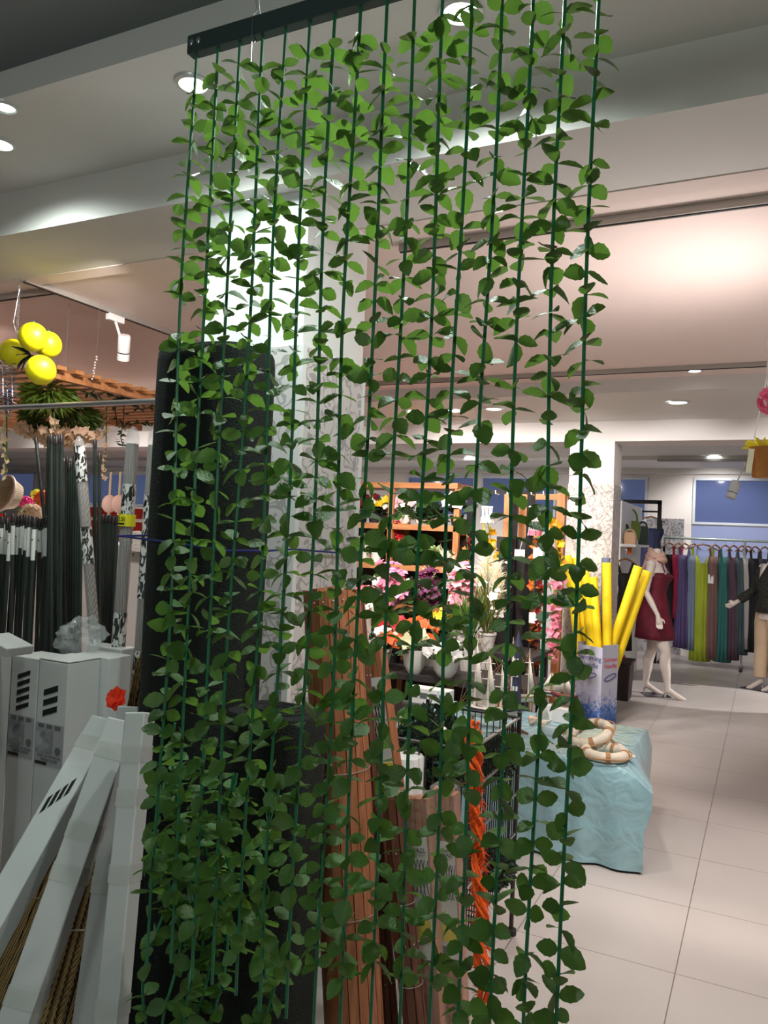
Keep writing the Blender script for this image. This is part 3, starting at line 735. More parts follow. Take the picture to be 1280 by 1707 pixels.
# ================================================================== HANGING DECOR AT LEFT
lem = mat('lemon yellow', (238, 226, 18), .45, bump=.12, bscale=45)
YL = 2.75
def lemon(px, py, r, label, R=0.0):
    p = at(px, py, YL)
    t = thing('lemon_ball', label, 'lemon', p, 'hanging lemon cluster')
    MB().blob(p, (r*.97, r*.97, r), 22, 14, Matrix.Rotation(R, 3, 'Y')).build('fruit', lem, t)
    MB().lathe([(.012, -.01), (.006, .004), (.002, .008)], p+Matrix.Rotation(R, 3, 'Y') @ V((0, 0, r)), 8, Matrix.Rotation(R, 3, 'Y')).build('stem_end', stem_m, t)
YL = 2.71; lemon(55, 562, .073, 'uppermost lemon of the hanging yellow cluster')
YL = 2.83; lemon(80, 575, .070, 'lemon at the right of the hanging yellow cluster')
YL = 2.80; lemon(22, 588, .073, 'lemon at the left of the hanging yellow cluster', .5)
YL = 2.69; lemon(68, 617, .074, 'lowest lemon of the hanging yellow cluster', -.3)
lc = at(50, 592, 2.77)
t = thing('lemon_leaf_spray', 'dark green leaves in the middle of the hanging lemons', 'leaves', lc)
mb = MB()
for d in ((.3, -1, -.1), (.8, -.5, -.5), (-.9, -.1, -.6), (-.5, -.3, -1), (0, -.9, .3)): mb.leaf(lc, d, (0, -.4, 1), .11, .055, 5)
mb.build('leaves', mat('lemon leaf', (34, 62, 44), .4), t, solid=.001)
hk = at(32, 490, 2.74)
t = thing('hanging_chain', 'thin wire chain holding the lemon cluster under the ceiling', 'chain', (hk.x, hk.y, ZF))
MB().tube([(hk.x, hk.y, ZF), (hk.x+.006, hk.y, ZF-.03), (hk.x, hk.y, ZF-.06)], .0025, 6).build('hook', steel, t)
mb = MB(); q = V((hk.x, hk.y, ZF-.05))
k = 0
while q.z > lc.z+.12:
    ax = V((1, 0, 0)) if k % 2 else V((0, 1, 0))
    mb.tube([q+ax*.006*math.cos(a)+V((0, 0, -.011+.011*math.sin(a))) for a in [2*PI*i/8 for i in range(9)]], .0016, 5, False); q = q-V((0, 0, .019)); k += 1
mb.build('links', steel, t)
MB().tube([(hk.x, hk.y, ZF-.07), (hk.x-.03, hk.y, lc.z+.17), (lc.x-.06, hk.y, lc.z+.08)], .002, 5).build('wire', steel, t)
# steel display rail
ra = at(-20, 681, 2.62); rb = at(277, 665.5, 2.62)
t = thing('display_rail', 'horizontal steel display rail running in front of the wooden pergola', 'rail', ra)
MB().tube([(ra.x-1.5, 2.62, ra.z), (rb.x, 2.62, ra.z)], .0125, 12).build('tube', steel, t)
MB().tube([(ra.x-1.5, 2.62, 0), (ra.x-1.5, 2.62, ra.z)], .0125, 12).build('post', steel, t)
MB().tube([(rb.x, 2.62, 0), (rb.x, 2.62, ra.z+.01)], .0125, 12).build('post', steel, t)
# pergola
ZP = 2.40; pc = onz(95, 618, ZP)
t = thing('pergola_panel', 'slatted wooden pergola panel hanging under the pink ceiling at left', 'pergola', (pc.x, pc.y, ZP))
for xx in (0, -1.2, -2.4): MB().box((pc.x-.03+xx, pc.y+.95, ZP-.02), (.045, 2.0, .045)).build('beam', wood, t, smooth=False)
for k in range(16): MB().box((pc.x-1.27, pc.y+.0+k*.127, ZP+.0135), (2.62, .062, .022)).build('slat', wood, t, smooth=False)
for xx in (-.05, -2.3):
    for yy in (.1, 1.8): MB().tube([(pc.x+xx, pc.y+yy, ZP), (pc.x+xx, pc.y+yy, ZF-.006)], .002, 5).build('wire', steel, t)
# bead strings
def beads(pt, pb, Y, label, r=.006, m=None):
    a = at(*pt, Y); b = at(*pb, Y); t = thing('bead_string', label, 'ornament', a); n = max(4, int((a-b).length/(r*2.3)))
    mb = MB()
    MB().tube([a, (a.x, a.y, ZF-.004)], .0008, 4).build('thread', steel, t)
    for i in range(n): mb.blob(a.lerp(b, i/(n-1))+V((rv(-1, 1), 0, 0))*r*.6, r, 7, 5)
    mb.build('beads', m or mat('clear crystal beads', (210, 205, 200), .15, .3), t)
beads((161, 595), (154, 632), 3.2, 'short string of clear beads below the left track spotlight')
silver = mat('silver tinsel', (150, 158, 172), .2, .8); navy = mat('navy tinsel', (44, 56, 100), .35, .5)
def tinsel(px, y0, y1, Y, m, label):
    a = at(px, y0, Y); b = at(px+2, y1, Y); t = thing('tinsel_strand', label, 'tinsel', a); mb = MB()
    MB().tube([a, b], .002, 5).build('core', steel, t)
    n = int((a-b).length/.006)
    for i in range(n):
        p = a.lerp(b, i/n)
        for k in range(3): mb.leaf(p, rdir(-.6, .3), rdir(), rv(.02, .04), .006, 2)
    mb.build('foil', m, t)
tinsel(4, 600, 690, 2.75, silver, 'silver tinsel strand at the left photo edge under the lemons')
tinsel(19, 606, 672, 2.78, silver, 'silver tinsel strand right of the one at the photo edge')
tinsel(12, 650, 688, 2.72, navy, 'navy blue tinsel strand hanging between the silver strands')
# ferns with blossom fringe
peach = mat('peach blossom', (240, 202, 176), .6, trans=.3); cream = mat('cream blossom', (244, 228, 190), .6, trans=.3)
fern_m = mat('bright fern', (92, 124, 44), .55, var=.4, scale=14, trans=.35)
def fern(p, R, zr, n, label, m=fern_m, rim=None, L=.09):
    p = V(p); t = thing('hanging_fern', label, 'hanging plant', p); mb = MB()
    MB().lathe([(R*.25, -.05), (R*.34, 0), (R*.3, .01)], p, 14).build('basket', mat('dark basket', (50, 42, 34), .8), t)
    for i in range(n):
        d = rdir(-.9, .75); q = p+V((d.x*R*.75, d.y*R*.75, d.z*zr*.6)); d2 = V((d.x, d.y, d.z*.5-.45)); mb.leaf(q, d2, rdir(), L*rv(.7, 1.2), L*.17, 3, .1, .3)
    mb.build('fronds', m, t)
    MB().tube([p, (p.x, p.y, ZP+.0)], .002, 5).build('wire', steel, t)
    if rim:
        fb = MB()
        for i in range(230):
            a = rv(0, 2*PI); k = rv(.3, 1.06); fb.flower(p+V((math.cos(a)*R*k, math.sin(a)*R*k, -.055-zr*(1.25-.75*k)*rv(.8, 1.1))), rdir()+V((0, -.8, -.3)), .034, 5)
        fb.build('blossoms', rim, t)
fern(at(82, 655, 3.25), .13, .10, 420, 'bright green fern ball hanging from the pergola below the lemons')
fern(at(102, 690, 3.55), .24, .13, 700, 'wide green hanging fern fringed with peach blossoms under the pergola', mat('deep fern', (66, 92, 38), .55, var=.4, scale=14, trans=.3), peach)
def blossom_strand(pt, pb, Y, R, m, label, br=.02, dens=2600, m2=None, name='flower_garland', stem=True):
    a = at(*pt, Y); b = at(*pb, Y); t = thing(name, label, 'flower garland', a, 'hanging flower garlands'); mb = MB(); mb2 = MB(); lf = MB()
    n = int((a-b).length*R*dens)
    MB().tube([a+V((0, 0, .05)), a.lerp(b, .5)+V((.01, 0, 0)), b], .004, 6).build('stem', fol_mid if True else m, t)
    for i in range(n):
        s = i/n; p = a.lerp(b, s)+rdir()*R*rv(.3, 1)*(1-.35*s); d = (rdir()+V((0, -.6, 0)))
        (mb2 if (m2 and rnd.random() < .4) else mb).flower(p, d, br*rv(.8, 1.2), 4, .9, .4, 2)
        if i % 7 == 0: lf.leaf(p, rdir(-.8, .3), rdir(), br*2.2, br*.9, 3)
    mb.build('blossoms', m, t, extra=[(mb2, m2)] if m2 else ())
    if lf.v: lf.build('leaves', fol_mid, t)
blossom_strand((10, 690), (9, 800), 3.3, .030, cream, 'cream wisteria strand hanging at the far left photo edge', .022)
blossom_strand((88, 684), (90, 722), 3.25, .032, peach, 'short peach wisteria strand hanging in front of the green fern', .022)
blossom_strand((177, 681), (173, 800), 3.85, .028, peach, 'long peach wisteria strand hanging right of the green fern', .022)
def vine(pts, label, m=fol_dark, L=.05):
    t = thing('leafy_vine', label, 'vine', pts[0]); MB().tube(pts, .003, 6).build('stem', mat('vine stem', (50, 40, 28), .7), t); mb = MB()
    for i in range(len(pts)-1):
        for k in range(9):
            p = V(pts[i]).lerp(V(pts[i+1]), k/9); mb.leaf(p, rdir(-.8, .6), rdir(), L*rv(.6, 1.1), L*.32, 3)
    mb.build('leaves', m, t)
vine([at(140+i*19, 652+i*4+(6 if i % 2 else -4)*(i % 3), 3.35+i*.12) for i in range(8)], 'dark leafy vine trailing along the front edge of the pergola')
def up_to(p, z): return V((p.x, p.y, z))
vine([up_to(at(190, 690, 4.0), 2.39), at(195, 705, 4.0), at(215, 708, 4.15), at(240, 704, 4.3), at(268, 706, 4.45)], 'dark leafy vine dangling under the far end of the pergola')
vine([up_to(at(207, 682, 3.95), 2.39), at(205, 706, 3.9), at(201, 728, 3.9), at(205, 745, 3.9)], 'thin dark tendril dangling above the price tagged bamboo sleeve')

# far-left counter with flowers
ct = thing('display_counter', 'white display counter behind the green plant stakes at left', 'counter', (-6.4, 4.8, 0))
MB().box((-6.4, 4.8, 1.38), (4.6, .7, .04)).build('top', white_plastic, ct, smooth=False)
MB().box((-6.4, 4.85, .68), (4.5, .55, 1.36)).build('body', white_plastic, ct, smooth=False)
wick = ramp_mat('woven wicker', t_wave(40, 2, 'Z', 2), [(.3, (120, 106, 80)), (.7, (196, 184, 156))], .7, .4)
bk = at(14, 824, 4.62); R = V((-.15, -.93, .22)).to_track_quat('Z', 'Y').to_matrix()
t = thing('wicker_basket', 'round shallow wicker basket tipped on its side above the stakes', 'basket', bk)
MB().lathe([(.02, -.07), (.11, -.07), (.15, .03), (.158, .035), (.15, .04), (.13, .02), (.10, -.05), (.02, -.055)], bk, 28, R).build('bowl', wick, t)
MB().lathe([(.150, .025), (.162, .032), (.162, .045), (.150, .05)], bk, 28, R, cap=False).build('rim', mat('basket rim', (215, 205, 195), .6), t)
petm = {}
def pet(n, rgb): 
    if n not in petm: petm[n] = mat(n+' petals', rgb, .55, var=.25, scale=18, trans=.28)
    return petm[n]
def bunch(px, py, Y, R, m, label, n=60, br=.04, base=1.40):
    p = at(px, py, Y); t = thing('flower_bunch', label, 'flowers', (p.x, p.y, base)); mb = MB(); lf = MB()
    for i in range(n):
        d = rdir(-.6, 1); mb.flower(p+V((d.x*R, d.y*R*.8, d.z*R*.8)), d, br, 5)
    for i in range(n//2): lf.leaf(p, rdir(-1, .6), rdir(), R*1.2, R*.25, 3)
    mb.build('blossoms', m, t); lf.build('leaves', fol_mid, t); MB().tube([p, (p.x, p.y, base)], .01, 6).build('stems', fol_mid, t)
bunch(43, 838, 4.75, .05, pet('magenta', (226, 60, 150)), 'magenta flower bunch right of the tipped wicker basket', 40)
bunch(52, 858, 4.55, .10, pet('pale peach', (246, 214, 190)), 'pale peach flower bunch below the magenta one above the short stakes', 70)
bunch(76, 833, 4.8, .09, pet('coral', (232, 110, 76)), 'coral orange flower bunch left of the tall bunched stakes', 60)
bunch(82, 868, 4.7, .09, pet('cobalt', (70, 104, 190)), 'cobalt blue flower bunch below the coral one', 60)
bunch(62, 826, 4.9, .045, pet('lime', (222, 232, 60)), 'small lime yellow flower bunch beneath the far window', 30)
bunch(2, 868, 4.5, .05, pet('scarlet', (210, 44, 40)), 'scarlet flower bunch at the left photo edge above the short stakes', 30)
bunch(228, 905, 4.6, .10, pet('white daisy', (236, 232, 222)), 'white and dark flower bunch glimpsed between the right bamboo sleeves', 60, base=1.0)
rc = at(232, 858, 9.3)
t = thing('red_cabinet', 'red cabinet with a pale stripe far behind the bamboo sleeves', 'cabinet', (rc.x, 9.5, 0)); redm = mat('red lacquer', (176, 44, 34), .4)
MB().box((rc.x, 9.5, .9), (2.1, .5, 1.8)).build('body', redm, t, smooth=False)
MB().box((rc.x, 9.245, at(232, 868, 9.24).z), (2.1, .012, .05)).build('stripe', mat('cream stripe', (236, 222, 206), .5), t, smooth=False)
for i, px in enumerate((182, 198)):
    p = at(px, 840, 6.4); t = thing('paper_ornament', ('left', 'right')[i]+' pale pink round ornament hanging behind the bamboo sleeves', 'ornament', p)
    MB().blob(p, (.10, .05, .10), 16, 10).build('disc', mat('pale pink paper', (240, 206, 192), .6), t); MB().tube([p, p+V((0, 0, .35))], .012, 6).build('stick', mat('cream stick', (240, 228, 190), .6), t)
    MB().tube([p, (p.x, p.y, 0)], .012, 6).build('pole', mat('cream stick', (0, 0, 0)), t)

# ================================================================== CART, BUSH, ORANGE NET
cxa, cxb, cya, cyb, cz0, cz1 = -1.27, -.87, 2.52, 3.10, .24, .86
t = thing('wire_cart', 'black and chrome wire basket cart behind the curtain beside the blue table', 'cart', ((cxa+cxb)/2, 2.8, 0))
wb = mat('dark wire', (70, 66, 64), .35, .8); chrome = mat('chrome wire', (200, 198, 194), .25, .9)
for (x, y) in ((cxa, cya), (cxb, cya), (cxb, cyb), (cxa, cyb)):
    MB().tube([(x, y, .02), (x, y, cz1+.02)], .009, 8).build('post', wb, t)
    MB().lathe([(.012, 0), (.022, .004), (.022, .022), (.012, .026)], (x, y, 0), 12).build('foot', black_plastic, t)
def mesh_panel(a, b, n, rails, nm):
    a = V(a); b = V(b); mb = MB(); rb_ = MB()
    for i in range(1, n): q = a.lerp(b, i/n); mb.tube([(q.x, q.y, cz0), (q.x, q.y, cz1)], .0026, 5)
    for z in rails: rb_.tube([(a.x, a.y, z), (b.x, b.y, z)], .0062, 6)
    mb.build(nm, wb, t, extra=[(rb_, chrome)])
rails = (cz0, .40, .56, .72, cz1)
mesh_panel((cxb, cya, 0), (cxb, cyb, 0), 22, rails, 'side_mesh'); mesh_panel((cxa, cya, 0), (cxa, cyb, 0), 22, rails, 'side_mesh')
mesh_panel((cxa, cya, 0), (cxb, cya, 0), 15, (), 'end_mesh'); mesh_panel((cxa, cyb, 0), (cxb, cyb, 0), 15, (), 'end_mesh')
mb = MB()
for i in range(16): y = cya+(cyb-cya)*i/15; mb.tube([(cxa, y, cz0), (cxb, y, cz0)], .003, 5)
mb.build('bottom_mesh', wb, t)
for y in (cya, cyb):
    for z in (cz0, cz1): MB().tube([(cxa, y, z), (cxb, y, z)], .006, 6).build('end_rail', wb, t)
def bush(p, r, n, label, m=fol_box, L=.022, zr=None, pot=None):
    p = V(p); t = thing('boxwood_bush', label, 'bush', p-V((0, 0, r))); mb = MB(); zr = zr or r
    MB().blob(p, (r*.8, r*.8, zr*.8), 14, 10).build('core', mat('bush core', (18, 28, 20), .9), t)
    for i in range(n):
        d = rdir(-1, 1); q = p+V((d.x*r*rv(.78, 1), d.y*r*rv(.78, 1), d.z*zr*rv(.78, 1))); mb.leaf(q, d+rdir()*.9, rdir(), L*rv(.7, 1.3), L*.6, 2)
    mb.build('foliage', m, t)
bush(at(720, 1262, 2.85), .155, 2600, 'dark boxwood bush heaped in the wire cart', zr=.20)
bush(at(683, 1250, 2.98), .09, 900, 'smaller dark boxwood ball at the left of the wire cart', L=.02)
bush(at(828, 1262, 2.90), .075, 700, 'small boxwood ball by the right side of the wire cart', L=.02)
bush(at(818, 1440, 2.85), .085, 700, 'low green boxwood ball at the bottom of the wire cart', L=.022)
for i, (px, py) in enumerate(((669, 1196), (740, 1220))):
    p = at(px, py, 2.72); t = thing('white_pebble', ('left', 'right')[i]+' white egg shaped ornament resting on the boxwood bush', 'ornament', p)
    MB().blob(p, (.013, .013, .019), 12, 8).build('egg', ceramic, t)
orange = mat('orange netting', (242, 98, 22), .6, var=.25, scale=40)
a = at(787, 1205, 2.46); b = at(808, 1690, 2.46)
t = thing('orange_net', 'bright orange twisted net bundle hanging down the front of the wire cart', 'net', (a.x, a.y, b.z))
for k in range(9):
    pts = []; r0 = rv(.010, .024); ph = rv(0, 6)
    for i in range(60):
        s = i/59; q = a.lerp(b, s); bulge = 1+.6*math.sin(s*9+1)*.4; an = ph+s*26+k
        pts.append(q+V((math.cos(an)*r0*bulge, math.sin(an)*r0*bulge, rv(-.004, .004))))
    MB().tube(pts, .0062, 5).build('net_strand', orange, t)
fz = MB()
for i in range(420):
    s = rnd.random(); q = a.lerp(b, s); d = rdir(-.4, .2); fz.leaf(q+d*.020, d.cross(V((0, 0, 1)))+V((0, 0, -.5)), d, rv(.02, .05), .004, 2)
fz.build('loose_threads', orange, t)

# ================================================================== BLUE TABLE WITH NAUTICAL DECOR
tz = .49
t = thing('display_table', 'low table hidden under the shiny pale blue cloth', 'table', (-1.2, 4.4, 0))
MB().box((-1.28, 4.44, tz-.02), (1.28, .82, .03)).build('top', white_plastic, t, smooth=False)
for x in (-1.85, -.66):
    for y in (4.08, 4.8): MB().box((x, y, (tz-.035)/2), (.04, .04, tz-.035)).build('leg', steel, t, smooth=False)
cloth = bpy.data.materials.new('pale blue satin cloth'); cloth.use_nodes = True; nt = cloth.node_tree; b_ = nt.nodes['Principled BSDF']
b_.inputs['Base Color'].default_value = (*lin((150, 188, 198)), 1); b_.inputs['Roughness'].default_value = .2; b_.inputs['Specular IOR Level'].default_value = .8
tcn = nt.nodes.new('ShaderNodeTexCoord'); nz = nt.nodes.new('ShaderNodeTexNoise'); nz.inputs['Scale'].default_value = 9; nz.inputs['Detail'].default_value = 2; nz.inputs['Distortion'].default_value = .8
bp = nt.nodes.new('ShaderNodeBump'); bp.inputs['Strength'].default_value = .6; bp.inputs['Distance'].default_value = .03
nt.links.new(tcn.outputs['Object'], nz.inputs['Vector']); nt.links.new(nz.outputs['Fac'], bp.inputs['Height']); nt.links.new(bp.outputs['Normal'], b_.inputs['Normal'])
top_poly = [(-1.93, 3.97), (-1.6, 3.965), (-1.2, 3.965), (-.90, 3.965), (-.72, 3.97), (-.64, 4.0), (-.605, 4.12), (-.60, 4.4), (-.60, 4.88), (-1.0, 4.9), (-1.93, 4.9)]
mid_poly = [(-1.95, 3.95), (-1.6, 3.94), (-1.2, 3.955), (-.90, 3.95), (-.70, 3.955), (-.455, 3.99), (-.47, 4.12), (-.55, 4.4), (-.57, 4.9), (-1.0, 4.92), (-1.95, 4.92)]
low_poly = [(-1.96, 3.95), (-1.6, 3.93), (-1.2, 3.96), (-.90, 3.935), (-.68, 3.955), (-.485, 3.96), (-.50, 4.10), (-.56, 4.4), (-.575, 4.9), (-1.0, 4.93), (-1.96, 4.93)]
def resamp(poly, n):
    P = [V((*p, 0)) for p in poly]; P.append(P[0]); out = []; L = [0]
    for i in range(len(P)-1): L.append(L[-1]+(P[i+1]-P[i]).length)
    for k in range(n):
        s = L[-1]*k/n; i = max(j for j in range(len(L)-1) if L[j] <= s+1e-9); u = (s-L[i])/(L[i+1]-L[i]); out.append(P[i].lerp(P[i+1], u))
    return out
# same parameter on each ring: linear per edge
def ring(poly, z, per=9):
    out = []
    for i in range(len(poly)):
        p = V((*poly[i], z)); q = V((*poly[(i+1) % len(poly)], z))
        for k in range(per): out.append(p.lerp(q, k/per))
    return out
zs = [(tz+.004, top_poly), (tz-.012, [(a0[0]*.75+c0[0]*.25, a0[1]*.75+c0[1]*.25) for a0, c0 in zip(top_poly, mid_poly)]), (.435, [(a0[0]*.35+c0[0]*.65, a0[1]*.35+c0[1]*.65) for a0, c0 in zip(top_poly, mid_poly)]), (.385, mid_poly), (.30, mid_poly), (.20, low_poly), (.10, low_poly), (.012, low_poly)]
rings = []
for j, (z, p) in enumerate(zs):
    rg = ring(p, z)
    if j >= 3:
        for i, q in enumerate(rg):
            am = .014*(j-2)/5; q += V((0, 1, 0))*am*math.sin(i*.9+1.3*math.sin(i*.23))
    rings.append(rg)
N = len(rings[0]); mb = MB(); mb.grid(lambda i, j: rings[j][i], N, len(rings), True)
mb.add([V((-1.25, 4.4, tz+.004))]+rings[0], [(0, i+1, (i+1) % N+1) for i in range(N)])
tcl = mb.build('tablecloth', cloth)
tag(tcl, 'creased shiny pale blue cloth draped to the floor over the low table', 'tablecloth')
TZ = tz+.005
sailm = mat('sail canvas', (236, 230, 218), .7); hullw = mat('white painted hull', (228, 222, 212), .45); navyp = mat('navy paint', (40, 46, 62), .45)
maroon = mat('maroon paint', (120, 36, 36), .45); ropem = mat('jute rope', (176, 132, 92), .8, bump=.5, bscale=200); woodp = mat('pale ship wood', (176, 148, 118), .6)
def ship(c, L, H, yaw, hull, band, label, nm=2, stand=False):
    c = V(c); t = thing('model_sailing_ship' if nm > 1 else 'toy_sailboat', label, 'model boat', c); R = Matrix.Rotation(yaw, 3, 'Z'); z0 = .05 if stand else 0
    mb = MB(); bd = MB(); n = 9
    def P(i, j):
        s = i/(n-1)*2-1; wdt = L*.13*(1-abs(s)**2.4)+.001; hh = L*.17; sh = L*.05*s*s
        prof = [(0, 0), (.55, .12), (.92, .45), (1, 1), (.92, 1.0), (0, .97)][j]
        return c+R @ V((s*L/2*(1 if j > 2 else .9), -wdt*prof[0], z0+hh*prof[1]+sh))
    def P2(i, j):
        p = P(i, j); q = R.inverted() @ (p-c); return c+R @ V((q.x, -q.y, q.z))
    mb.grid(P, n, 6); mb.grid(P2, n, 6); mb.build('hull', hull, t)
    MB().grid(lambda i, j: P(i, 3)+R @ V((0, -.0015, -.012 if j else .0)), n, 2).build('band', band, t, solid=.001)
    if stand:
        for s in (-.25, .25): MB().box(c+R @ V((s*L, 0, .03)), (.012, L*.2, .06), R).build('cradle', woodp, t)
    zd = z0+L*.17
    for k in range(nm):
        sx = (-.22+.42*k/(max(1, nm-1)))*L if nm > 1 else 0.0; hh = H*(1-.15*k)
        MB().tube([c+R @ V((sx, 0, zd-.01)), c+R @ V((sx, 0, hh))], [.005*H/.4+.001, .002], 7).build('mast', woodp if nm < 2 else sailm, t)
        if nm == 1:
            for sg, w_ in ((1, .34), (-1, .42)):
                a0 = c+R @ V((sx+sg*.006, 0, zd+.01)); MB().add([a0, c+R @ V((sx+sg*L*w_, -.006, zd+.012)), c+R @ V((sx+sg*.004, 0, hh*.96))], [(0, 1, 2)]).build('sail', sailm, t, solid=.0015)
        else:
            for q in (.45, .7): MB().tube([c+R @ V((sx-L*.10, 0, zd+(hh-zd)*q)), c+R @ V((sx+L*.10, 0, zd+(hh-zd)*q))], .003, 6).build('yard', sailm, t)
            rg = MB()
            for e in (-.48, -.2, .12, .48): rg.tube([c+R @ V((sx, 0, hh*.96)), c+R @ V((e*L, L*.05, zd))], .0016, 4)
            rg.build('rigging', ropem, t)
            MB().add([c+R @ V((sx, 0, hh*.9)), c+R @ V((sx+L*.16, -.01, zd+.02)), c+R @ V((sx+.01, 0, zd+.02))], [(0, 1, 2)]).build('sail', sailm, t, solid=.0015)
def riser(p, label):
    o = MB().box((p.x, p.y, (TZ+p.z)/2), (.12, .07, p.z-TZ)).build('riser_block', white_plastic, smooth=False, bevel=.003); tag(o, label, 'riser')
p = onz(812, 1213, TZ); ship((p.x, p.y, TZ), .36, .56, .15, hullw, navyp, 'large white model sailing ship with navy band at the left of the blue table', 3, True)
p = onz(862, 1186, TZ); ship((p.x, p.y+.05, TZ), .26, .46, .5, hullw, woodp, 'medium white rigged model ship behind the large one', 2, True)
p = at(940, 1180, 4.74); riser(p, 'white riser block under the maroon toy sailboat'); ship((p.x, p.y, p.z), .17, .22, -.1, maroon, maroon, 'toy sailboat with maroon hull and white sails', 1, True)
p = at(918, 1174, 4.80); riser(p, 'white riser block under the white toy sailboat'); ship((p.x, p.y, p.z), .15, .20, .1, hullw, navyp, 'toy sailboat with white hull left of the maroon one', 1, True)
p = onz(905, 1205, TZ); ship((p.x, p.y-.02, TZ), .12, .16, .6, hullw, hullw, 'small plain white toy sailboat in front of the others', 1)
p = onz(868, 1176, TZ)
lx, ly = p.x+.03, 4.82
t = thing('toy_lighthouse', 'dark blue toy lighthouse with white windows behind the model ships', 'ornament', (lx, ly, TZ)); zt_ = at(866, 1052, ly).z
h = zt_-TZ; MB().lathe([(.040, 0), (.034, .02), (.026, h*.55), (.034, h*.56), (.034, h*.60), (.024, h*.61), (.022, h*.8), (.032, h*.81), (.018, h*.9), (.003, h)], (lx, ly, TZ), 10).build('tower', mat('slate blue paint', (52, 58, 78), .5), t)
for k in range(3):
    for dx in (-.010, .010): MB().box((lx+dx, ly-.031, TZ+h*(.3+.17*k)), (.011, .012, .026)).build('window', white_plastic, t)
def ring_buoy(c, R, r, Rm, label, seg=5):
    c = V(c); t = thing('life_ring', label, 'life ring', c); mb = MB(); n = 36; mb2 = MB()
    mb.tube([c+Rm @ V((R*math.cos(a), R*math.sin(a), r)) for a in [2*PI*i/n for i in range(n+1)]], r, 12, False)
    mb.build('ring', mat('weathered cream paint', (214, 204, 186), .55, var=.15, scale=25), t)
    for k in range(seg):
        a0 = 2*PI*k/seg; MB().tube([c+Rm @ V((R*math.cos(a), R*math.sin(a), r)) for a in (a0-.11, a0, a0+.11)], r*1.1, 12).build('rope_band', ropem, t)
    MB().tube([c+Rm @ V(((R+r*1.2+.012*math.sin(a*seg*.5)**2)*math.cos(a), (R+r*1.2+.012*math.sin(a*seg*.5)**2)*math.sin(a), r)) for a in [2*PI*i/60 for i in range(61)]], .004, 6, False).build('grab_rope', ropem, t)
p = onz(1012, 1258, TZ+.03); ring_buoy((p.x-.02, p.y+.05, TZ), .095, .026, Matrix.Rotation(.02, 3, 'X'), 'cream life ring with rope bands lying at the right table corner')
p = onz(985, 1236, TZ+.06); ring_buoy((p.x-.02, p.y+.10, TZ+.055), .10, .026, Matrix.Rotation(.35, 3, 'X') @ Matrix.Rotation(-.25, 3, 'Y'), 'cream life ring tilted on the lower one at the table corner')
oa, ob = onz(1006, 1222, TZ+.02), onz(1052, 1262, TZ+.02)
t = thing('wooden_oar', 'long flat pale wooden oar lying along the table edge behind the life rings', 'oar', (oa.x, oa.y, TZ))
MB().tube([oa, oa.lerp(ob, .55)], .008, 8).build('shaft', woodp, t); MB().bar(oa.lerp(ob, .5), ob, .045, .012).build('blade', hullw, t, bevel=.004)
p = onz(935, 1255, TZ)
t = thing('picket_fence', 'miniature white picket fence along the front of the blue table', 'ornament', (p.x, p.y, TZ))
for k in range(9): MB().box((p.x-.11+k*.028, p.y, TZ+.025), (.010, .006, .05)).build('picket', white_plastic, t, smooth=False)
MB().box((p.x, p.y+.005, TZ+.030), (.26, .005, .008)).build('cross_rail', white_plastic, t, smooth=False)
p = onz(922, 1228, TZ); t = thing('bottled_ship', 'small glass bottle lying on the blue table behind the picket fence', 'bottle', (p.x, p.y, TZ))
MB().lathe([(.004, -.06), (.03, -.055), (.03, .03), (.011, .05), (.011, .08)], (p.x, p.y, TZ+.032), 18, Matrix.Rotation(PI/2, 3, 'Y')).build('glass', mat('pale glass', (190, 205, 210), .08, alpha=.45), t)
MB().lathe([(.010, .072), (.010, .095)], (p.x, p.y, TZ+.032), 10, Matrix.Rotation(PI/2, 3, 'Y')).build('cork', ropem, t)
for i, (px, py, lb) in enumerate(((895, 1216, 'brown and white seashell left of the glass bottle'), (880, 1208, 'pale seashell near the small plain sailboat'), (950, 1222, 'spotted seashell right of the glass bottle'), (862, 1222, 'dark driftwood piece at the front left of the boats'))):
    p = onz(px, py, TZ); t = thing('seashell' if i < 3 else 'driftwood', lb, 'shell' if i < 3 else 'driftwood', (p.x, p.y, TZ))
    q = MB()
    if i < 3:
        q.lathe([(.002, 0), (.02, .008), (.026, .02), (.020, .035), (.014, .045), (.008, .055), (.002, .062)], (p.x, p.y, TZ+.022), 12, Matrix.Rotation(1.2, 3, 'Y'), 6, .1).build('shell', mat('shell', (216, 190, 168), .4, var=.3, scale=40), t)
    else: q.tube([(p.x-.08, p.y, TZ+.012), (p.x, p.y-.01, TZ+.022), (p.x+.07, p.y-.03, TZ+.012)], [.008, .014, .006], 8).build('branch', mat('driftwood', (104, 72, 54), .8), t)

# ================================================================== FLOWER DISPLAY
def table(c, dx, dy, z, label, m=None):
    t = thing('display_table', label, 'table', (c[0], c[1], 0)); m = m or mat('dark table', (44, 42, 42), .5)
    MB().box((c[0], c[1], z-.02), (dx, dy, .04)).build('top', m, t, smooth=False)
    for sx in (-1, 1):
        for sy in (-1, 1): MB().box((c[0]+sx*(dx/2-.04), c[1]+sy*(dy/2-.04), (z-.04)/2), (.05, .05, z-.04)).build('leg', m, t, smooth=False)
table((-2.25, 5.32, 0), 1.75, .55, .60, 'dark low table carrying the front row of white flower pots')
table((-2.45, 5.92, 0), 1.9, .50, .72, 'dark higher table behind the front flower pots')
def pot_prof(r, h, kind):
    if kind == 'bowl': return [(r*.5, 0), (r*.85, h*.35), (r, h*.9), (r*1.05, h), (r*.92, h), (r*.85, h*.85), (r*.1, h*.8)]
    return [(r*.72, 0), (r*.75, h*.05), (r*.98, h*.86), (r*1.06, h*.88), (r*1.06, h), (r*.92, h), (r*.88, h*.85), (r*.1, h*.82)]
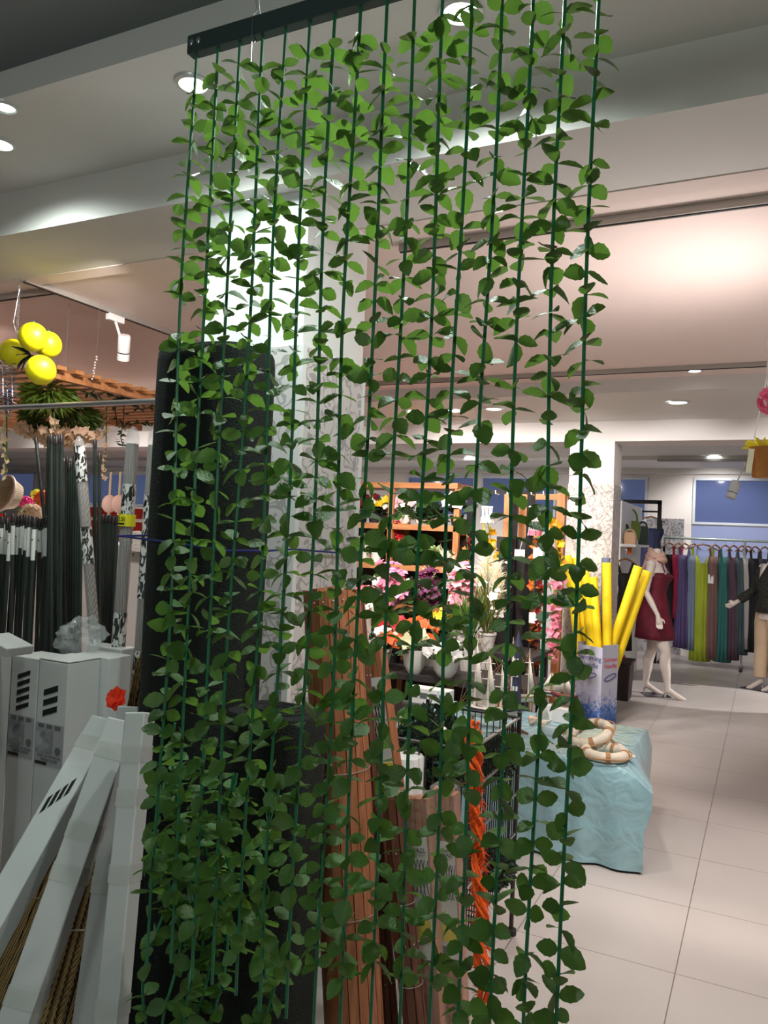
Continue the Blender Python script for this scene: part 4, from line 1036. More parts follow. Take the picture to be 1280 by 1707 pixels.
def plant(p, label, r=.08, h=.12, potm=None, fr=.14, fh=.2, fm=fol_mid, nl=90, ll=.1, lw=.3, blooms=(), nb=0, br=.04, kind='cone', flute=0, name='potted_plant', cat='potted plant', spike=0, bz=None, group=None, up=.2):
    p = V(p); t = thing(name, label, cat, p, group); pm = potm or ceramic
    MB().lathe(pot_prof(r, h, kind), p, 32 if flute else 20, flute=flute, fdepth=.045 if flute else 0).build('pot', pm, t)
    top = p+V((0, 0, h*.9)); mb = MB()
    for i in range(nl):
        d = rdir(-.1, 1); q = top+V((d.x*fr*.6, d.y*fr*.6, d.z*fh*.7))*rv(.2, 1); mb.leaf(q, d+V((0, 0, up)), rdir()+V((0, 0, 1)), ll*rv(.6, 1.2), ll*lw, 3, .15, .3)
    if nl: mb.build('foliage', fm, t)
    if nb:
        parts = []; sm = MB()
        for bi, bm in enumerate(blooms):
            q_ = MB()
            for i in range(nb//len(blooms)):
                if spike:
                    k = i % spike; a = 2*PI*k/spike+.5; s = (i//spike)/max(1, (nb/len(blooms))/spike); c0 = top+V((math.cos(a)*fr*.4, math.sin(a)*fr*.3, fh*(.35+.65*s)))+rdir()*br*1.0
                else:
                    d = rdir(-.15, 1); c0 = top+V((d.x*fr, d.y*fr, fh*.45+d.z*fh*.6))
                q_.flower(c0, (c0-top-V((0, 0, fh*.3)))+V((0, -.12, 0)), br*rv(.8, 1.2), 5, .9, .3, 3)
                if i % 3 == 0: sm.tube([top-V((0, 0, .02)), top.lerp(c0, .6)+V((0, 0, .01)), c0], .003, 5)
            parts.append((q_, bm))
        sm.build('stems', fol_mid, t); parts[0][0].build('blossoms', parts[0][1], t, extra=parts[1:])
    return t
def on(px, Y, z): q = at(px, 900, Y); return V((q.x, Y, z))
pinkm = pet('rose pink', (228, 130, 160)); lpink = pet('orchid pink', (226, 160, 200)); purp = pet('plum purple', (96, 34, 78)); orng = pet('tangerine', (232, 104, 40)); redm2 = pet('deep red', (190, 24, 44)); whit = pet('white', (240, 236, 226)); yel = pet('golden', (246, 196, 30)); crm = pet('cream lily', (240, 236, 190)); burg = pet('burgundy', (110, 16, 36))
dkpot = mat('dark planter', (34, 34, 36), .5); greyw = mat('grey wash planter', (196, 192, 186), .6)
plant(on(609, 5.15, .60), 'tall white fluted planter with pale flowers at the left of the flower table', .075, .40, None, .10, .10, fol_mid, 20, .08, .3, (whit,), 18, .035, flute=16)
plant(on(612, 5.75, .72), 'pink peony bouquet in a dark pot behind the fluted planter', .09, .14, dkpot, .13, .26, fol_mid, 60, .12, .35, (pinkm, pet('salmon', (226, 110, 110))), 60, .055)
plant(on(655, 5.95, .72), 'tall lilac pink orchid spray left of the plum stems', .08, .16, dkpot, .16, .48, fol_dark, 40, .16, .3, (lpink, pinkm), 70, .048, spike=4)
plant(on(664, 5.45, .60), 'deep red blossom cluster low on the flower table', .07, .14, dkpot, .12, .20, fol_mid, 50, .1, .3, (redm2,), 26, .04)
plant(on(716, 5.95, .72), 'plum purple flower stems in a dark pot', .08, .16, dkpot, .12, .46, fol_dark, 40, .13, .2, (purp,), 60, .034, spike=4)
plant(on(706, 5.40, .60), 'orange carnation cluster in a white pot on the flower table', .075, .13, None, .13, .22, fol_dark, 50, .12, .2, (orng,), 46, .042)
plant(on(772, 5.70, .72), 'tall pink gladiolus stem between the pampas plumes', .075, .15, None, .10, .52, fol_mid, 40, .16, .15, (pinkm, pet('blush', (240, 190, 200))), 70, .050, spike=3)
plant(on(748, 5.62, .72), 'small golden flower in a white pot beside the gladiolus', .06, .12, None, .10, .18, fol_mid, 50, .12, .2, (yel,), 10, .04)
plant(on(640, 5.12, .60), 'white pot of pink and white lilies at the front left of the flower table', .095, .15, None, .12, .12, fol_dark, 40, .12, .3, (pet('lily blush', (240, 206, 214)), whit, orng), 15, .060, 'bowl')
plant(on(700, 5.12, .60), 'white footed pot of pale yellow lilies at the middle front', .09, .17, None, .13, .10, fol_dark, 40, .12, .3, (crm,), 9, .06, 'bowl')
plant(on(752, 5.12, .60), 'white bowl of drooping white orchids at the right front', .10, .15, None, .15, .10, fol_dark, 30, .15, .3, (whit,), 18, .05, 'bowl')
plant(on(790, 5.50, .60), 'ribbed white planter with grassy stems behind the large ship', .085, .24, greyw, .04, .20, fol_mid, 110, .30, .04, (), 0, flute=14, up=2.5)
plant(on(728, 5.52, .60), 'ribbed grey planter with dark foliage in the middle row', .085, .22, greyw, .09, .16, fol_dark, 70, .15, .3, (), 0, flute=14)
plant(on(818, 5.75, .72), 'reed grass in a white pot right of the gladiolus', .07, .14, None, .08, .40, mat('olive reed', (104, 112, 56), .6, trans=.2), 120, .30, .04, (whit,), 10, .045, up=2.5)
pamp = mat('cream pampas plume', (244, 236, 208), .8, trans=.35)
def pampas(px, py, Y, H, lean, label, base):
    p = at(px, py, Y); b = V((p.x-lean*.4, Y, base)); t = thing('pampas_plume', label, 'pampas grass', b, None); MB().tube([b, b.lerp(p, .6)+V((lean*.05, 0, 0)), p], .004, 6).build('stem', mat('straw', (200, 184, 140), .7), t); mb = MB()
    for i in range(520):
        s = rnd.random(); q = p+V((lean*(s-.5)*.6, 0, H*(.5-s))); d = rdir(-.6, .6)+V((lean*2, 0, .9)); w_ = .055*math.sin(PI*min(1, s*.9+.08)); mb.leaf(q+rdir()*w_*.4, d, rdir(), rv(.05, .10), .006, 2)
    mb.build('plume', pamp, t)
pampas(752, 968, 5.85, .42, .25, 'cream pampas plume leaning right of the plum stems', .72)
pampas(806, 960, 5.95, .34, -.12, 'feathery cream pampas plume behind the yellow garland', .72)
pampas(828, 985, 5.85, .40, .05, 'thick cream pampas plume right of the gladiolus', .72)
pampas(712, 970, 6.05, .28, -.08, 'short white pampas plume behind the plum stems', .72)
for i, px in enumerate((706, 722, 738, 754)):
    p = on(px, 4.72, TZ); t = thing('gift_box', 'small white printed box, %s in the row beyond the bush' % ('first', 'second', 'third', 'fourth')[i], 'box', p, 'small white boxes')
    MB().box(p+V((0, 0, .05)), (.075, .10, .10)).build('carton', white_plastic, t, smooth=False, bevel=.003); MB().box(p+V((0, -.0508, .055)), (.05, .001, .035)).build('print', ink, t, smooth=False)
# wooden shelf with plants
SY = 6.62
sx0, sx1 = at(560, 900, SY).x, at(772, 900, SY).x
SL = [at(680, 806, SY).z, at(680, 873, SY-.2).z, at(680, 941, SY-.2).z, .95, .50]
t = thing('plant_shelf', 'oiled pine shelf filled with potted flowers at the back of the flower area', 'shelf', ((sx0+sx1)/2, SY, 0))
for z in SL: MB().box(((sx0+sx1)/2, SY, z-.03), (sx1-sx0, .40, .05)).build('board', wood, t, smooth=False)
for x in (sx0, at(664, 900, SY).x, sx1):
    for y in (SY-.18, SY+.18): MB().box((x, y, (SL[0]-.06)/2), (.05, .04, SL[0]-.06)).build('upright', wood_v, t, smooth=False)
MB().box(((sx0+sx1)/2, SY+.19, .83), (sx1-sx0-.06, .015, 1.62)).build('back_panel', mat('dark brown backing', (52, 38, 30), .7), t, smooth=False)  # dark brown sheet added behind the plants to fill the dark gaps
SYF = SY-.06
plant(on(601, SYF, SL[1]), 'burgundy roses in a dark pot on the upper shelf', .06, .09, dkpot, .11, .16, fol_dark, 50, .1, .35, (burg,), 26, .045)
plant(on(622, SYF-.03, SL[1]), 'white anemone with dark leaves on the upper shelf', .06, .09, dkpot, .12, .15, fol_dark, 50, .1, .35, (whit, burg), 16, .05)
plant(on(641, SYF, SL[1]), 'small yellow flower among dark leaves on the upper shelf', .055, .09, dkpot, .10, .15, fol_dark, 60, .1, .35, (yel,), 6, .04)
plant(on(673, SYF-.03, SL[1]), 'round white pot with bright grass and white pink blossoms on the upper shelf', .065, .08, None, .09, .20, fol_mid, 90, .11, .16, (whit, pet('blush', (0, 0, 0))), 30, .035, 'bowl')
for i, px in enumerate((698, 711, 724)):
    plant(on(px, SYF-.02, SL[1]), 'dark green succulent in a small white bowl, %s of three on the upper shelf' % ('left', 'middle', 'right')[i], .045, .055, None, .085, .17, fol_dark, 70, .10, .35, kind='bowl', group='succulents on the upper shelf')
plant(on(760, SYF-.02, SL[1]), 'white rose spray with black foliage at the right end of the upper shelf', .06, .09, dkpot, .13, .22, fol_dark, 40, .1, .3, (whit,), 26, .055)
plant(on(612, SYF-.05, SL[2]), 'white pot of cream ranunculus on the middle shelf, left one', .055, .09, None, .10, .15, fol_mid, 50, .08, .3, (crm, whit), 14, .045)
plant(on(628, SYF-.05, SL[2]), 'white pot of cream ranunculus on the middle shelf, right one', .055, .09, None, .09, .13, fol_dark, 50, .08, .3, (whit,), 14, .045)
plant(on(661, SYF-.05, SL[2]), 'tall scarlet orange flower spike on the middle shelf', .05, .08, dkpot, .05, .30, fol_dark, 20, .1, .2, (orng, redm2), 60, .028, spike=2)
plant(on(695, SYF-.05, SL[2]), 'dark green bushy plant on the middle shelf', .06, .06, dkpot, .13, .18, fol_dark, 130, .10, .4)
plant(on(727, SYF-.06, SL[2]), 'pale variegated bushy plant on the middle shelf', .06, .06, dkpot, .10, .17, mat('pale foliage', (142, 166, 110), .55, var=.4, trans=.2), 220, .035, .7)
for i, px in enumerate((600, 640, 690, 735)):
    plant(on(px, SYF-.05, .95), 'dim leafy plant on the lower shelf, %s of four' % ('first', 'second', 'third', 'fourth')[i], .06, .08, dkpot, .13, .16, fol_dark, 70, .1, .35, (whit,), 8, .03, group='plants on the lower shelf')
# second unit and black frame with garlands
u0, u1 = at(850, 900, 6.75).x, at(938, 900, 6.75).x; zu = at(900, 822, 6.75).z
t = thing('wooden_stand', 'tall oiled pine stand next to the patterned pillar', 'stand', ((u0+u1)/2, 6.75, 0))
for px in (846, 871, 934): MB().box((at(px, 900, 6.75).x, 6.75, zu/2), (.07, .07, zu)).build('upright', wood_v, t, smooth=False)
MB().box(((u0+u1)/2, 6.79, zu-.03), (u1-u0+.05, .03, .05)).build('cross_bar', wood, t, smooth=False)
MB().box(((u0+u1)/2, 6.79, .25), (u1-u0+.05, .03, .05)).build('cross_bar', wood, t, smooth=False)
YR = 6.30; f0, f1 = at(783, 900, YR).x, at(883, 900, YR).x; zf = at(830, 823, YR).z
t = thing('black_frame_rack', 'black metal frame rack hung with flower garlands', 'rack', ((f0+f1)/2, YR, 0))
for x in (f0, f1): MB().box((x, YR, zf/2), (.055, .05, zf)).build('post', black_metal, t, smooth=False)
MB().box((f0+.30, YR+.3, zf/2), (.04, .04, zf)).build('post', black_metal, t, smooth=False)
MB().box(((f0+f1)/2, YR, zf+.015), (f1-f0+.055, .055, .03)).build('top_bar', black_metal, t, smooth=False)
for k in range(6): MB().tube([(f0+.15+k*.1, YR-.03, zf-.01), (f0+.15+k*.1, YR-.12, zf-.005), (f0+.15+k*.1, YR-.125, zf+.02)], .005, 6).build('peg', white_plastic, t)
MB().box(((f0+f1)/2, YR, .06), (f1-f0, .3, .04)).build('foot_bar', black_metal, t, smooth=False)
MB().box(((f0+f1)/2+.08, YR+.34, .95), (f1-f0-.1, .012, 1.3)).build('back_panel', black_plastic, t, smooth=False)
amb = pet('amber', (214, 150, 24))
blossom_strand((812, 880), (830, 968), YR-.14, .060, yel, 'golden yellow flower garland on the black frame rack', .036, 1500, amb)
blossom_strand((777, 880), (778, 975), YR-.13, .045, pet('apricot', (238, 170, 96)), 'apricot blossom branch hanging on the left post of the black frame', .028, 1300, burg)
blossom_strand((892, 895), (884, 1075), YR-.12, .050, orng, 'orange blossom garland hanging on the right post of the black frame', .030, 1000, pet('dark leaf', (80, 40, 24)))
blossom_strand((905, 935), (893, 1120), YR-.20, .045, burg, 'burgundy and orange garland left of the pink one', .030, 900, orng)
blossom_strand((921, 872), (938, 958), YR-.22, .060, yel, 'golden yellow flower garland above the pink one beside the pillar', .036, 1500, amb)
blossom_strand((930, 962), (922, 1098), YR-.24, .075, pet('candy pink', (230, 140, 166)), 'candy pink wisteria garland hanging beside the yellow pool noodles', .034, 1600)
blossom_strand((848, 905), (846, 1010), YR-.10, .030, pet('dusty white', (216, 196, 196)), 'thin dusty white blossom garland in the middle of the black frame', .022, 900, burg)
def macrame(px, y0, y1, Y, label, m, m2):
    a = at(px, y0, Y); b = at(px, y1, Y); t = thing('tassel_hanger', label, 'tassel', a); mb = MB()
    MB().tube([a+V((-.05, 0, 0)), a+V((.05, 0, 0))], .006, 6).build('bar', white_plastic, t)
    for k in range(7): mb.tube([a+V((-.045+k*.015, 0, 0)), a.lerp(b, .5)+V((-.04+k*.013, rv(-.01, .01), 0)), b+V((-.06+k*.02, 0, 0))], .0045, 5)
    mb.build('cords', m, t); MB().lathe([(.05, 0), (.06, .04), (.055, .045)], b, 12).build('holder', m2, t)
macrame(892, 845, 893, YR-.06, 'pale pink cord tassel hanging right of the black frame', mat('pink cord', (232, 202, 200), .7), pinkm)
macrame(812, 845, 872, YR-.06, 'white cord tassel hanging on the black frame pegs', mat('white cord', (226, 220, 212), .7), ceramic)
for i, (px, py) in enumerate(((866, 925), (897, 922), (890, 1030))):
    p = at(px, py, YR-.16); t = thing('hanging_tag', ('square white card at the middle of the black frame', 'square white card beside the right garlands', 'notched white card low on the black frame')[i], 'card', p)
    MB().box(p, (.08, .004, .085), Matrix.Rotation((.3, 0, .2)[i], 3, 'Z')).build('card', white_plastic, t, smooth=False); MB().tube([p+V((0, 0, .04)), p+V((.01, .05, .14))], .0015, 5).build('string', white_plastic, t)

# ================================================================== NOODLE BOX
ccx, ccy = -1.238, 6.93
e1 = V((-.885, .465, 0)); e2 = V((.465, .885, 0)); S1, S2, BH = .27, .22, .70
art = bpy.data.materials.new('watery box print'); art.use_nodes = True; nt = art.node_tree; b_ = nt.nodes['Principled BSDF']; b_.inputs['Roughness'].default_value = .5
tcn = nt.nodes.new('ShaderNodeTexCoord'); sp_ = nt.nodes.new('ShaderNodeSeparateXYZ'); nt.links.new(tcn.outputs['Object'], sp_.inputs[0])
nz = nt.nodes.new('ShaderNodeTexNoise'); nz.inputs['Scale'].default_value = 22; nz.inputs['Detail'].default_value = 4; nz.inputs['Distortion'].default_value = 1.5; nt.links.new(tcn.outputs['Object'], nz.inputs['Vector'])
m1 = nt.nodes.new('ShaderNodeMath'); m1.operation = 'MULTIPLY_ADD'; nt.links.new(nz.outputs['Fac'], m1.inputs[0]); m1.inputs[1].default_value = -.55; nt.links.new(sp_.outputs[2], m1.inputs[2])
rp = nt.nodes.new('ShaderNodeValToRGB'); cr = rp.color_ramp
while len(cr.elements) < 5: cr.elements.new(.5)
for e, (pp, cc) in zip(cr.elements, ((0.0, (50, 84, 150)), (.10, (92, 128, 190)), (.16, (176, 178, 206)), (.30, (190, 194, 210)), (1., (176, 180, 196)))): e.position = pp; e.color = (*lin(cc), 1)
m2 = nt.nodes.new('ShaderNodeMath'); m2.operation = 'ADD'; nt.links.new(m1.outputs[0], m2.inputs[0]); m2.inputs[1].default_value = .22
nt.links.new(m2.outputs[0], rp.inputs['Fac']); nt.links.new(rp.outputs['Color'], b_.inputs['Base Color'])
c0 = V((ccx, ccy, 0)); t = thing('noodle_box', 'tall blue and white printed cardboard bin holding yellow pool noodles', 'cardboard box', c0)
mb = MB(); P4 = [c0, c0+e1*S1, c0+e1*S1+e2*S2, c0+e2*S2]; cen = (P4[0]+P4[2])/2
for i in range(4):
    a, b = P4[i], P4[(i+1) % 4]; ai, bi = a.lerp(cen, .04), b.lerp(cen, .04); Z = V((0, 0, BH-(.02 if i == 0 else 0)))
    mb.add([a, b, b+Z, a+Z, ai, bi, bi+Z, ai+Z], [(0, 1, 2, 3), (4, 7, 6, 5), (3, 2, 6, 7)])
mb.add(P4, [(0, 1, 2, 3)]); mb.build('carton', art, t, smooth=False)
pk = mat('red pink lettering', (214, 84, 104), .5); bl = mat('blue lettering', (56, 64, 130), .5)
n1 = V((e1.y, -e1.x, 0)); n1 = n1 if n1.y < 0 else -n1; n2 = V((e2.y, -e2.x, 0)); n2 = n2 if n2.x > 0 else -n2
c1 = c0+e1*S1*.5+n1*.002; c2 = c0+e2*S2*.52+n2*.002
text('lettering', 'Swimming\nNoodle', .062, c1+V((0, 0, .545)), -e1, (0, 0, 1), bl, t); text('lettering', 'Summer\nNoodle', .055, c2+V((0, 0, .545)), e2, (0, 0, 1), pk, t)
for c_, e_ in ((c1, -e1), (c2, e2)):
    MB().tube([c_+e_*(.08*math.cos(a))+V((0, 0, .42+.022*math.sin(a)+.02*math.cos(a))) for a in [PI*2*i/18 for i in range(19)]], .004, 5).build('swoosh_print', bl, t)
ndl = mat('yellow foam', (246, 214, 16), .65, bump=.15, bscale=80); gry = mat('grey blue foam', (96, 104, 130), .65); hol = mat('foam hole', (120, 92, 10), .9)
def noodle(pt, u, v, label, m=ndl, hole=True):
    b = c0+e1*S1*u+e2*S2*v+V((0, 0, .06)); tp = at(pt[0], pt[1], b.y+pt[2]); t = thing('pool_noodle', label, 'pool noodle', b, 'pool noodles in the printed bin'); d = (tp-b).normalized()
    MB().tube([b, b.lerp(tp, .5), tp-d*.004, tp], [.040, .040, .040, .037], 18).build('foam', m, t); MB().tube([tp-d*.002, tp+d*.001], .013, 10).build('core_hole', hol, t)
noodle((945, 926, .05), .84, .52, 'yellow pool noodle at the far left of the printed bin')
noodle((958, 930, .10), .62, .82, 'yellow pool noodle second from the left in the printed bin')
noodle((974, 948, .05), .46, .50, 'yellow pool noodle third from the left in the printed bin')
noodle((988, 962, .06), .24, .56, 'yellow pool noodle leaning left in the middle of the printed bin')
noodle((1011, 938, -.04), .16, .74, 'upright yellow pool noodle in the middle of the printed bin')
noodle((1010, 930, .12), .36, .84, 'grey blue pool noodle behind the upright yellow one', gry)
noodle((1064, 944, .06), .74, .48, 'yellow pool noodle leaning far right, left of the pair')
noodle((1079, 952, .14), .60, .82, 'yellow pool noodle leaning far right, right of the pair')
# bin
bx = onz(1049, 1170); bx.y = 8.22
t = thing('waste_bin', 'dark brown plastic bin on the floor behind the printed cardboard bin', 'bin', (bx.x-.10, bx.y+.14, 0)); brn = mat('dark brown plastic', (44, 32, 34), .45); mb = MB(); 
bw_, bd_ = .22, .28; zb_ = at(1049, 1103, bx.y).z
for j, (z, k) in enumerate(((0, .86), (zb_*.95, 1), )):
    for (sx, sy) in ((-1, -1), (1, -1), (1, 1), (-1, 1)): mb.v.append(V((bx.x-.11+sx*bw_/2*k, bx.y+.14+sy*bd_/2*k, z)))
mb.f += [(3, 2, 1, 0), (4, 5, 6, 7), (0, 1, 5, 4), (1, 2, 6, 5), (2, 3, 7, 6), (3, 0, 4, 7)]; mb.build('body', brn, t, smooth=False, bevel=.012)
MB().box((bx.x-.11, bx.y+.14, zb_*.96), (bw_+.025, bd_+.025, zb_*.07)).build('lid_rim', brn, t, smooth=False, bevel=.006)

# ================================================================== DRESS ROOM
skin = mat('ivory mannequin gloss', (226, 214, 206), .28)
def body_remesh(mb, name, m, parent, vox=.009):
    o = mb.build(name, m, parent); q = o.modifiers.new('remesh', 'REMESH'); q.mode = 'VOXEL'; q.voxel_size = vox; q.use_smooth_shade = True
    s_ = o.modifiers.new('smooth', 'SMOOTH'); s_.iterations = 4; s_.factor = .5; return o
def ell(mb, secs, n=20):
    """closed loft through (centre, rx, ry) sections"""
    vs = []
    for (c, rx, ry) in secs:
        for k in range(n): a = 2*PI*k/n; vs.append(V(c)+V((math.cos(a)*rx, math.sin(a)*ry, 0)))
    fs = []; m_ = len(secs)
    for i in range(m_-1):
        for k in range(n): fs.append((i*n+k, i*n+(k+1) % n, (i+1)*n+(k+1) % n, (i+1)*n+k))
    fs.append(tuple(range(n-1, -1, -1))); fs.append(tuple((m_-1)*n+k for k in range(n))); mb.add(vs, fs)
def hand(mb, w, d, side, s=1.0):
    """palm and fingers from wrist w along d; side = direction of the thumb"""
    w = V(w); d = V(d).normalized(); side = V(side); side = (side-d*side.dot(d)).normalized(); nrm = d.cross(side)
    mb.tube([w-d*.02, w+d*.02, w+d*.055*s, w+d*.085*s], [.022*s, .026*s, .030*s, .026*s], 10)
    for k, (o, L) in enumerate(((.026, .072), (.009, .082), (-.009, .076), (-.025, .058))):
        p0 = w+d*.075*s+side*o*s; d2 = (d+side*o*4+nrm*.15).normalized(); d3 = (d2+nrm*.55).normalized()
        mb.tube([p0-d*.01, p0+d2*L*.45*s, p0+d2*L*.45*s+d3*L*.55*s], [.0098*s, .009*s, .0065*s], 7)
    p0 = w+d*.03*s+side*.024*s; mb.tube([p0-side*.01, p0+(d*.6+side*.7).normalized()*.04*s, p0+(d*.9+side*.45).normalized()*.072*s], [.011*s, .010*s, .007*s], 7)
def mannequin(base, yaw, label, arms, feet=(.075, .10), neck_m=skin, scale=1.0, tip=True):
    """local frame: +x forward, +y left, z up; heels raised"""
    t = thing('mannequin', label, 'mannequin', base); R = Matrix.Rotation(yaw, 3, 'Z'); mb = MB(); h = scale
    def Q(x, y, z): return V((x*h, y*h, z*h))
    ell(mb, [(Q(.0, 0, .80), .13*h, .165*h), (Q(-.015, 0, .88), .135*h, .172*h), (Q(-.01, 0, .96), .115*h, .150*h), (Q(0, 0, 1.06), .092*h, .120*h), (Q(.005, 0, 1.15), .10*h, .128*h), (Q(.02, 0, 1.25), .118*h, .150*h), (Q(.005, 0, 1.34), .098*h, .160*h), (Q(-.005, 0, 1.41), .072*h, .140*h), (Q(-.008, 0, 1.45), .05*h, .075*h), (Q(-.005, 0, 1.49), .047*h, .05*h), (Q(.002, 0, 1.545), .044*h, .046*h)], 24)
    for sy in (-1, 1):
        mb.blob(Q(.085, .065*sy, 1.255), (.06*h, .062*h, .06*h), 12, 8)
        fx = feet[0] if sy < 0 else -feet[1]*.3; fy = .075*sy
        mb.tube([Q(0, .08*sy, .86), Q(fx*.3+.01, .085*sy, .72), Q(fx*.55+.015, .08*sy, .55), Q(fx*.7+.015, fy, .47), Q(fx*.8-.012, fy, .36), Q(fx*.9-.01, fy, .25), Q(fx-.015, fy, .13), Q(fx-.012, fy, .085)], [.098*h, .09*h, .068*h, .054*h, .056*h, .046*h, .031*h, .030*h], 14)
        mb.tube([Q(fx-.03, fy, .075), Q(fx+.02, fy, .075), Q(fx+.08, fy, .040), Q(fx+.13, fy, .016), Q(fx+.175, fy, .012)], [.024*h, .030*h, .030*h, .028*h, .014*h], 10)
        mb.tube([Q(fx-.028, fy, .07), Q(fx-.034, fy, .004)], [.016*h, .009*h], 8)
    for (sh, el, wr, hd, thumb) in arms:
        mb.tube([Q(*sh), V(Q(*sh)).lerp(Q(*el), .35), Q(*el), V(Q(*el)).lerp(Q(*wr), .4), Q(*wr)], [.046*h, .043*h, .034*h, .034*h, .022*h], 12); mb.blob(Q(*sh), .052*h, 10, 8)
        hand(mb, Q(*wr), hd, thumb, h)
    mb.v = [V(base)+R @ p for p in mb.v]; body_remesh(mb, 'body', skin, t, .0085)
    MB().lathe([(.042*h, 0), (.040*h, .012), (.01, .016)], V(base)+R @ Q(.002, 0, 1.54), 18).build('neck_cap', neck_m, t)
    return t, R, Q
# mannequin in the red dress
mb0 = onz(1092, 1160); MBASE = V((mb0.x-.04, 8.80, 0))
t, R, Q = mannequin(MBASE, math.radians(-8), 'headless ivory mannequin in a dark red dress and peach scarf',
    [((-.01, -.175, 1.385), (-.035, -.235, 1.10), (.10, -.255, .865), (.2, -.05, -1), (1, .2, 0)), ((-.01, .175, 1.385), (-.05, .235, 1.10), (.0, .26, .86), (.1, .05, -1), (1, 0, 0))], (.19, .24))
dress = ramp_mat('wine red fabric', t_noise(12, 3), [(.3, (88, 12, 34)), (.7, (116, 20, 46))], .75)
mb = MB(); secs = [(1.30, .118, .150, .012), (1.26, .150, .158, .03), (1.18, .118, .140, .01), (1.08, .108, .134, 0), (.98, .135, .166, -.005), (.88, .155, .186, -.01), (.76, .180, .196, .0), (.66, .195, .202, .01), (.60, .20, .206, .01)]
mb.grid(lambda i, j: MBASE+R @ V(((secs[j][1]+.004*math.sin(i*1.7)*(j/8))*math.cos(2*PI*i/48)+secs[j][3], (secs[j][2]+.006*math.sin(i*2.1)*(j/8))*math.sin(2*PI*i/48), secs[j][0]-(.07 if (j == 0 and math.cos(2*PI*i/48) < .1) else 0))), 48, len(secs), True)
dr = mb.build('dress', dress, t, solid=.006)
for sy in (-1, 1): MB().tube([MBASE+R @ V(p) for p in ((.115, .085*sy, 1.30), (.085, .10*sy, 1.40), (.0, .105*sy, 1.455), (-.075, .09*sy, 1.36), (-.095, .08*sy, 1.26))], .006, 6).build('strap', dress, t)
scarf = mat('peach knit scarf', (214, 176, 160), .85, bump=.5, bscale=60); mb = MB()
for k, (z, rr, r_) in enumerate(((1.455, .070, .036), (1.495, .064, .032), (1.44, .085, .03))):
    mb.tube([MBASE+R @ V((rr*math.cos(a)-.002, rr*1.05*math.sin(a), z+.02*math.sin(a*2+k)-.02*math.cos(a))) for a in [2*PI*i/20 for i in range(21)]], r_, 9, False)
for k in range(5): mb.tube([MBASE+R @ V((-.07-.012*k, .02+.028*(k-2), 1.45)), MBASE+R @ V((-.115-.006*k, .0+.03*(k-2), 1.34)), MBASE+R @ V((-.125, .0+.032*(k-2), 1.17-.01*k))], [.024, .022, .016], 7)
mb.build('scarf', scarf, t)
stp = MBASE+V((-.02, .02, .0)); MB().box((stp.x+.06, stp.y-.02, .004), (.26, .22, .008), Matrix.Rotation(.4, 3, 'Z')).build('base_plate', mat('dark glass base', (60, 56, 66), .15), t, smooth=False)
# mannequin in blouse and trousers
m2 = onz(1266, 1140); B2 = V((m2.x+.10, 10.0, 0))
t, R, Q = mannequin(B2, math.radians(-142), 'headless mannequin in a black lace blouse and beige trousers at the right edge',
    [((-.01, -.175, 1.385), (.02, -.27, 1.12), (.18, -.36, .97), (.75, -.35, -.55), (0, .3, 1)), ((-.01, .175, 1.385), (-.04, .24, 1.10), (.03, .25, .86), (.1, .05, -1), (1, 0, 0))], (.06, .05), mat('silver neck', (214, 214, 206), .3, .4))
lace = ramp_mat('black lace', t_noise(60, 3), [(.42, (20, 22, 20)), (.6, (54, 56, 48))], .8); beige = mat('beige cotton', (204, 180, 150), .8, var=.06, scale=5)
mb = MB(); secs = [(1.42, .085, .150, 0), (1.36, .118, .172, .005), (1.25, .150, .170, .022), (1.13, .125, .150, .008), (1.03, .128, .152, 0), (.95, .152, .180, -.005), (.88, .172, .200, -.01)]
mb.grid(lambda i, j: B2+R @ V(((secs[j][1]+.006*math.sin(i*1.5)*(j/6))*math.cos(2*PI*i/44)+secs[j][3], (secs[j][2]+.006*math.sin(i*1.9)*(j/6))*math.sin(2*PI*i/44), secs[j][0])), 44, len(secs), True); mb.build('blouse', lace, t, solid=.006)
for (sh, el, wr) in (((-.01, -.17, 1.385), (.02, -.27, 1.12), (.16, -.35, .985)), ((-.01, .17, 1.385), (-.04, .24, 1.10), (.02, .25, .89))):
    MB().tube([B2+R @ V(sh), B2+R @ V(sh).lerp(V(el), .5), B2+R @ V(el), B2+R @ V(el).lerp(V(wr), .6), B2+R @ V(wr)], [.062, .058, .052, .056, .050], 14).build('sleeve', lace, t)
MB().add([B2+R @ V(p) for p in ((.112, -.055, 1.43), (.112, .055, 1.43), (.172, 0, 1.27))], [(0, 1, 2)]).build('neckline', skin, t, solid=.004)
for sy in (-1, 1):
    fx = .06 if sy < 0 else -.015
    MB().tube([B2+R @ V(p) for p in ((0, .078*sy, .93), (fx*.3, .088*sy, .76), (fx*.6, .085*sy, .5), (fx*.9, .078*sy, .25), (fx, .076*sy, .14))], [.112, .108, .088, .076, .074], 18).build('trouser_leg', beige, t)
MB().lathe([(.10, .86), (.128, .90), (.12, .97), (.1, 1.0)], B2, 24, R, sx=1.0, sy=1.3).build('trouser_top', beige, t)
MB().box((B2.x-.02, B2.y-.02, .004), (.46, .34, .008), Matrix.Rotation(-.5, 3, 'Z')).build('base_plate', mat('dark glass base', (0, 0, 0)), t, smooth=False)
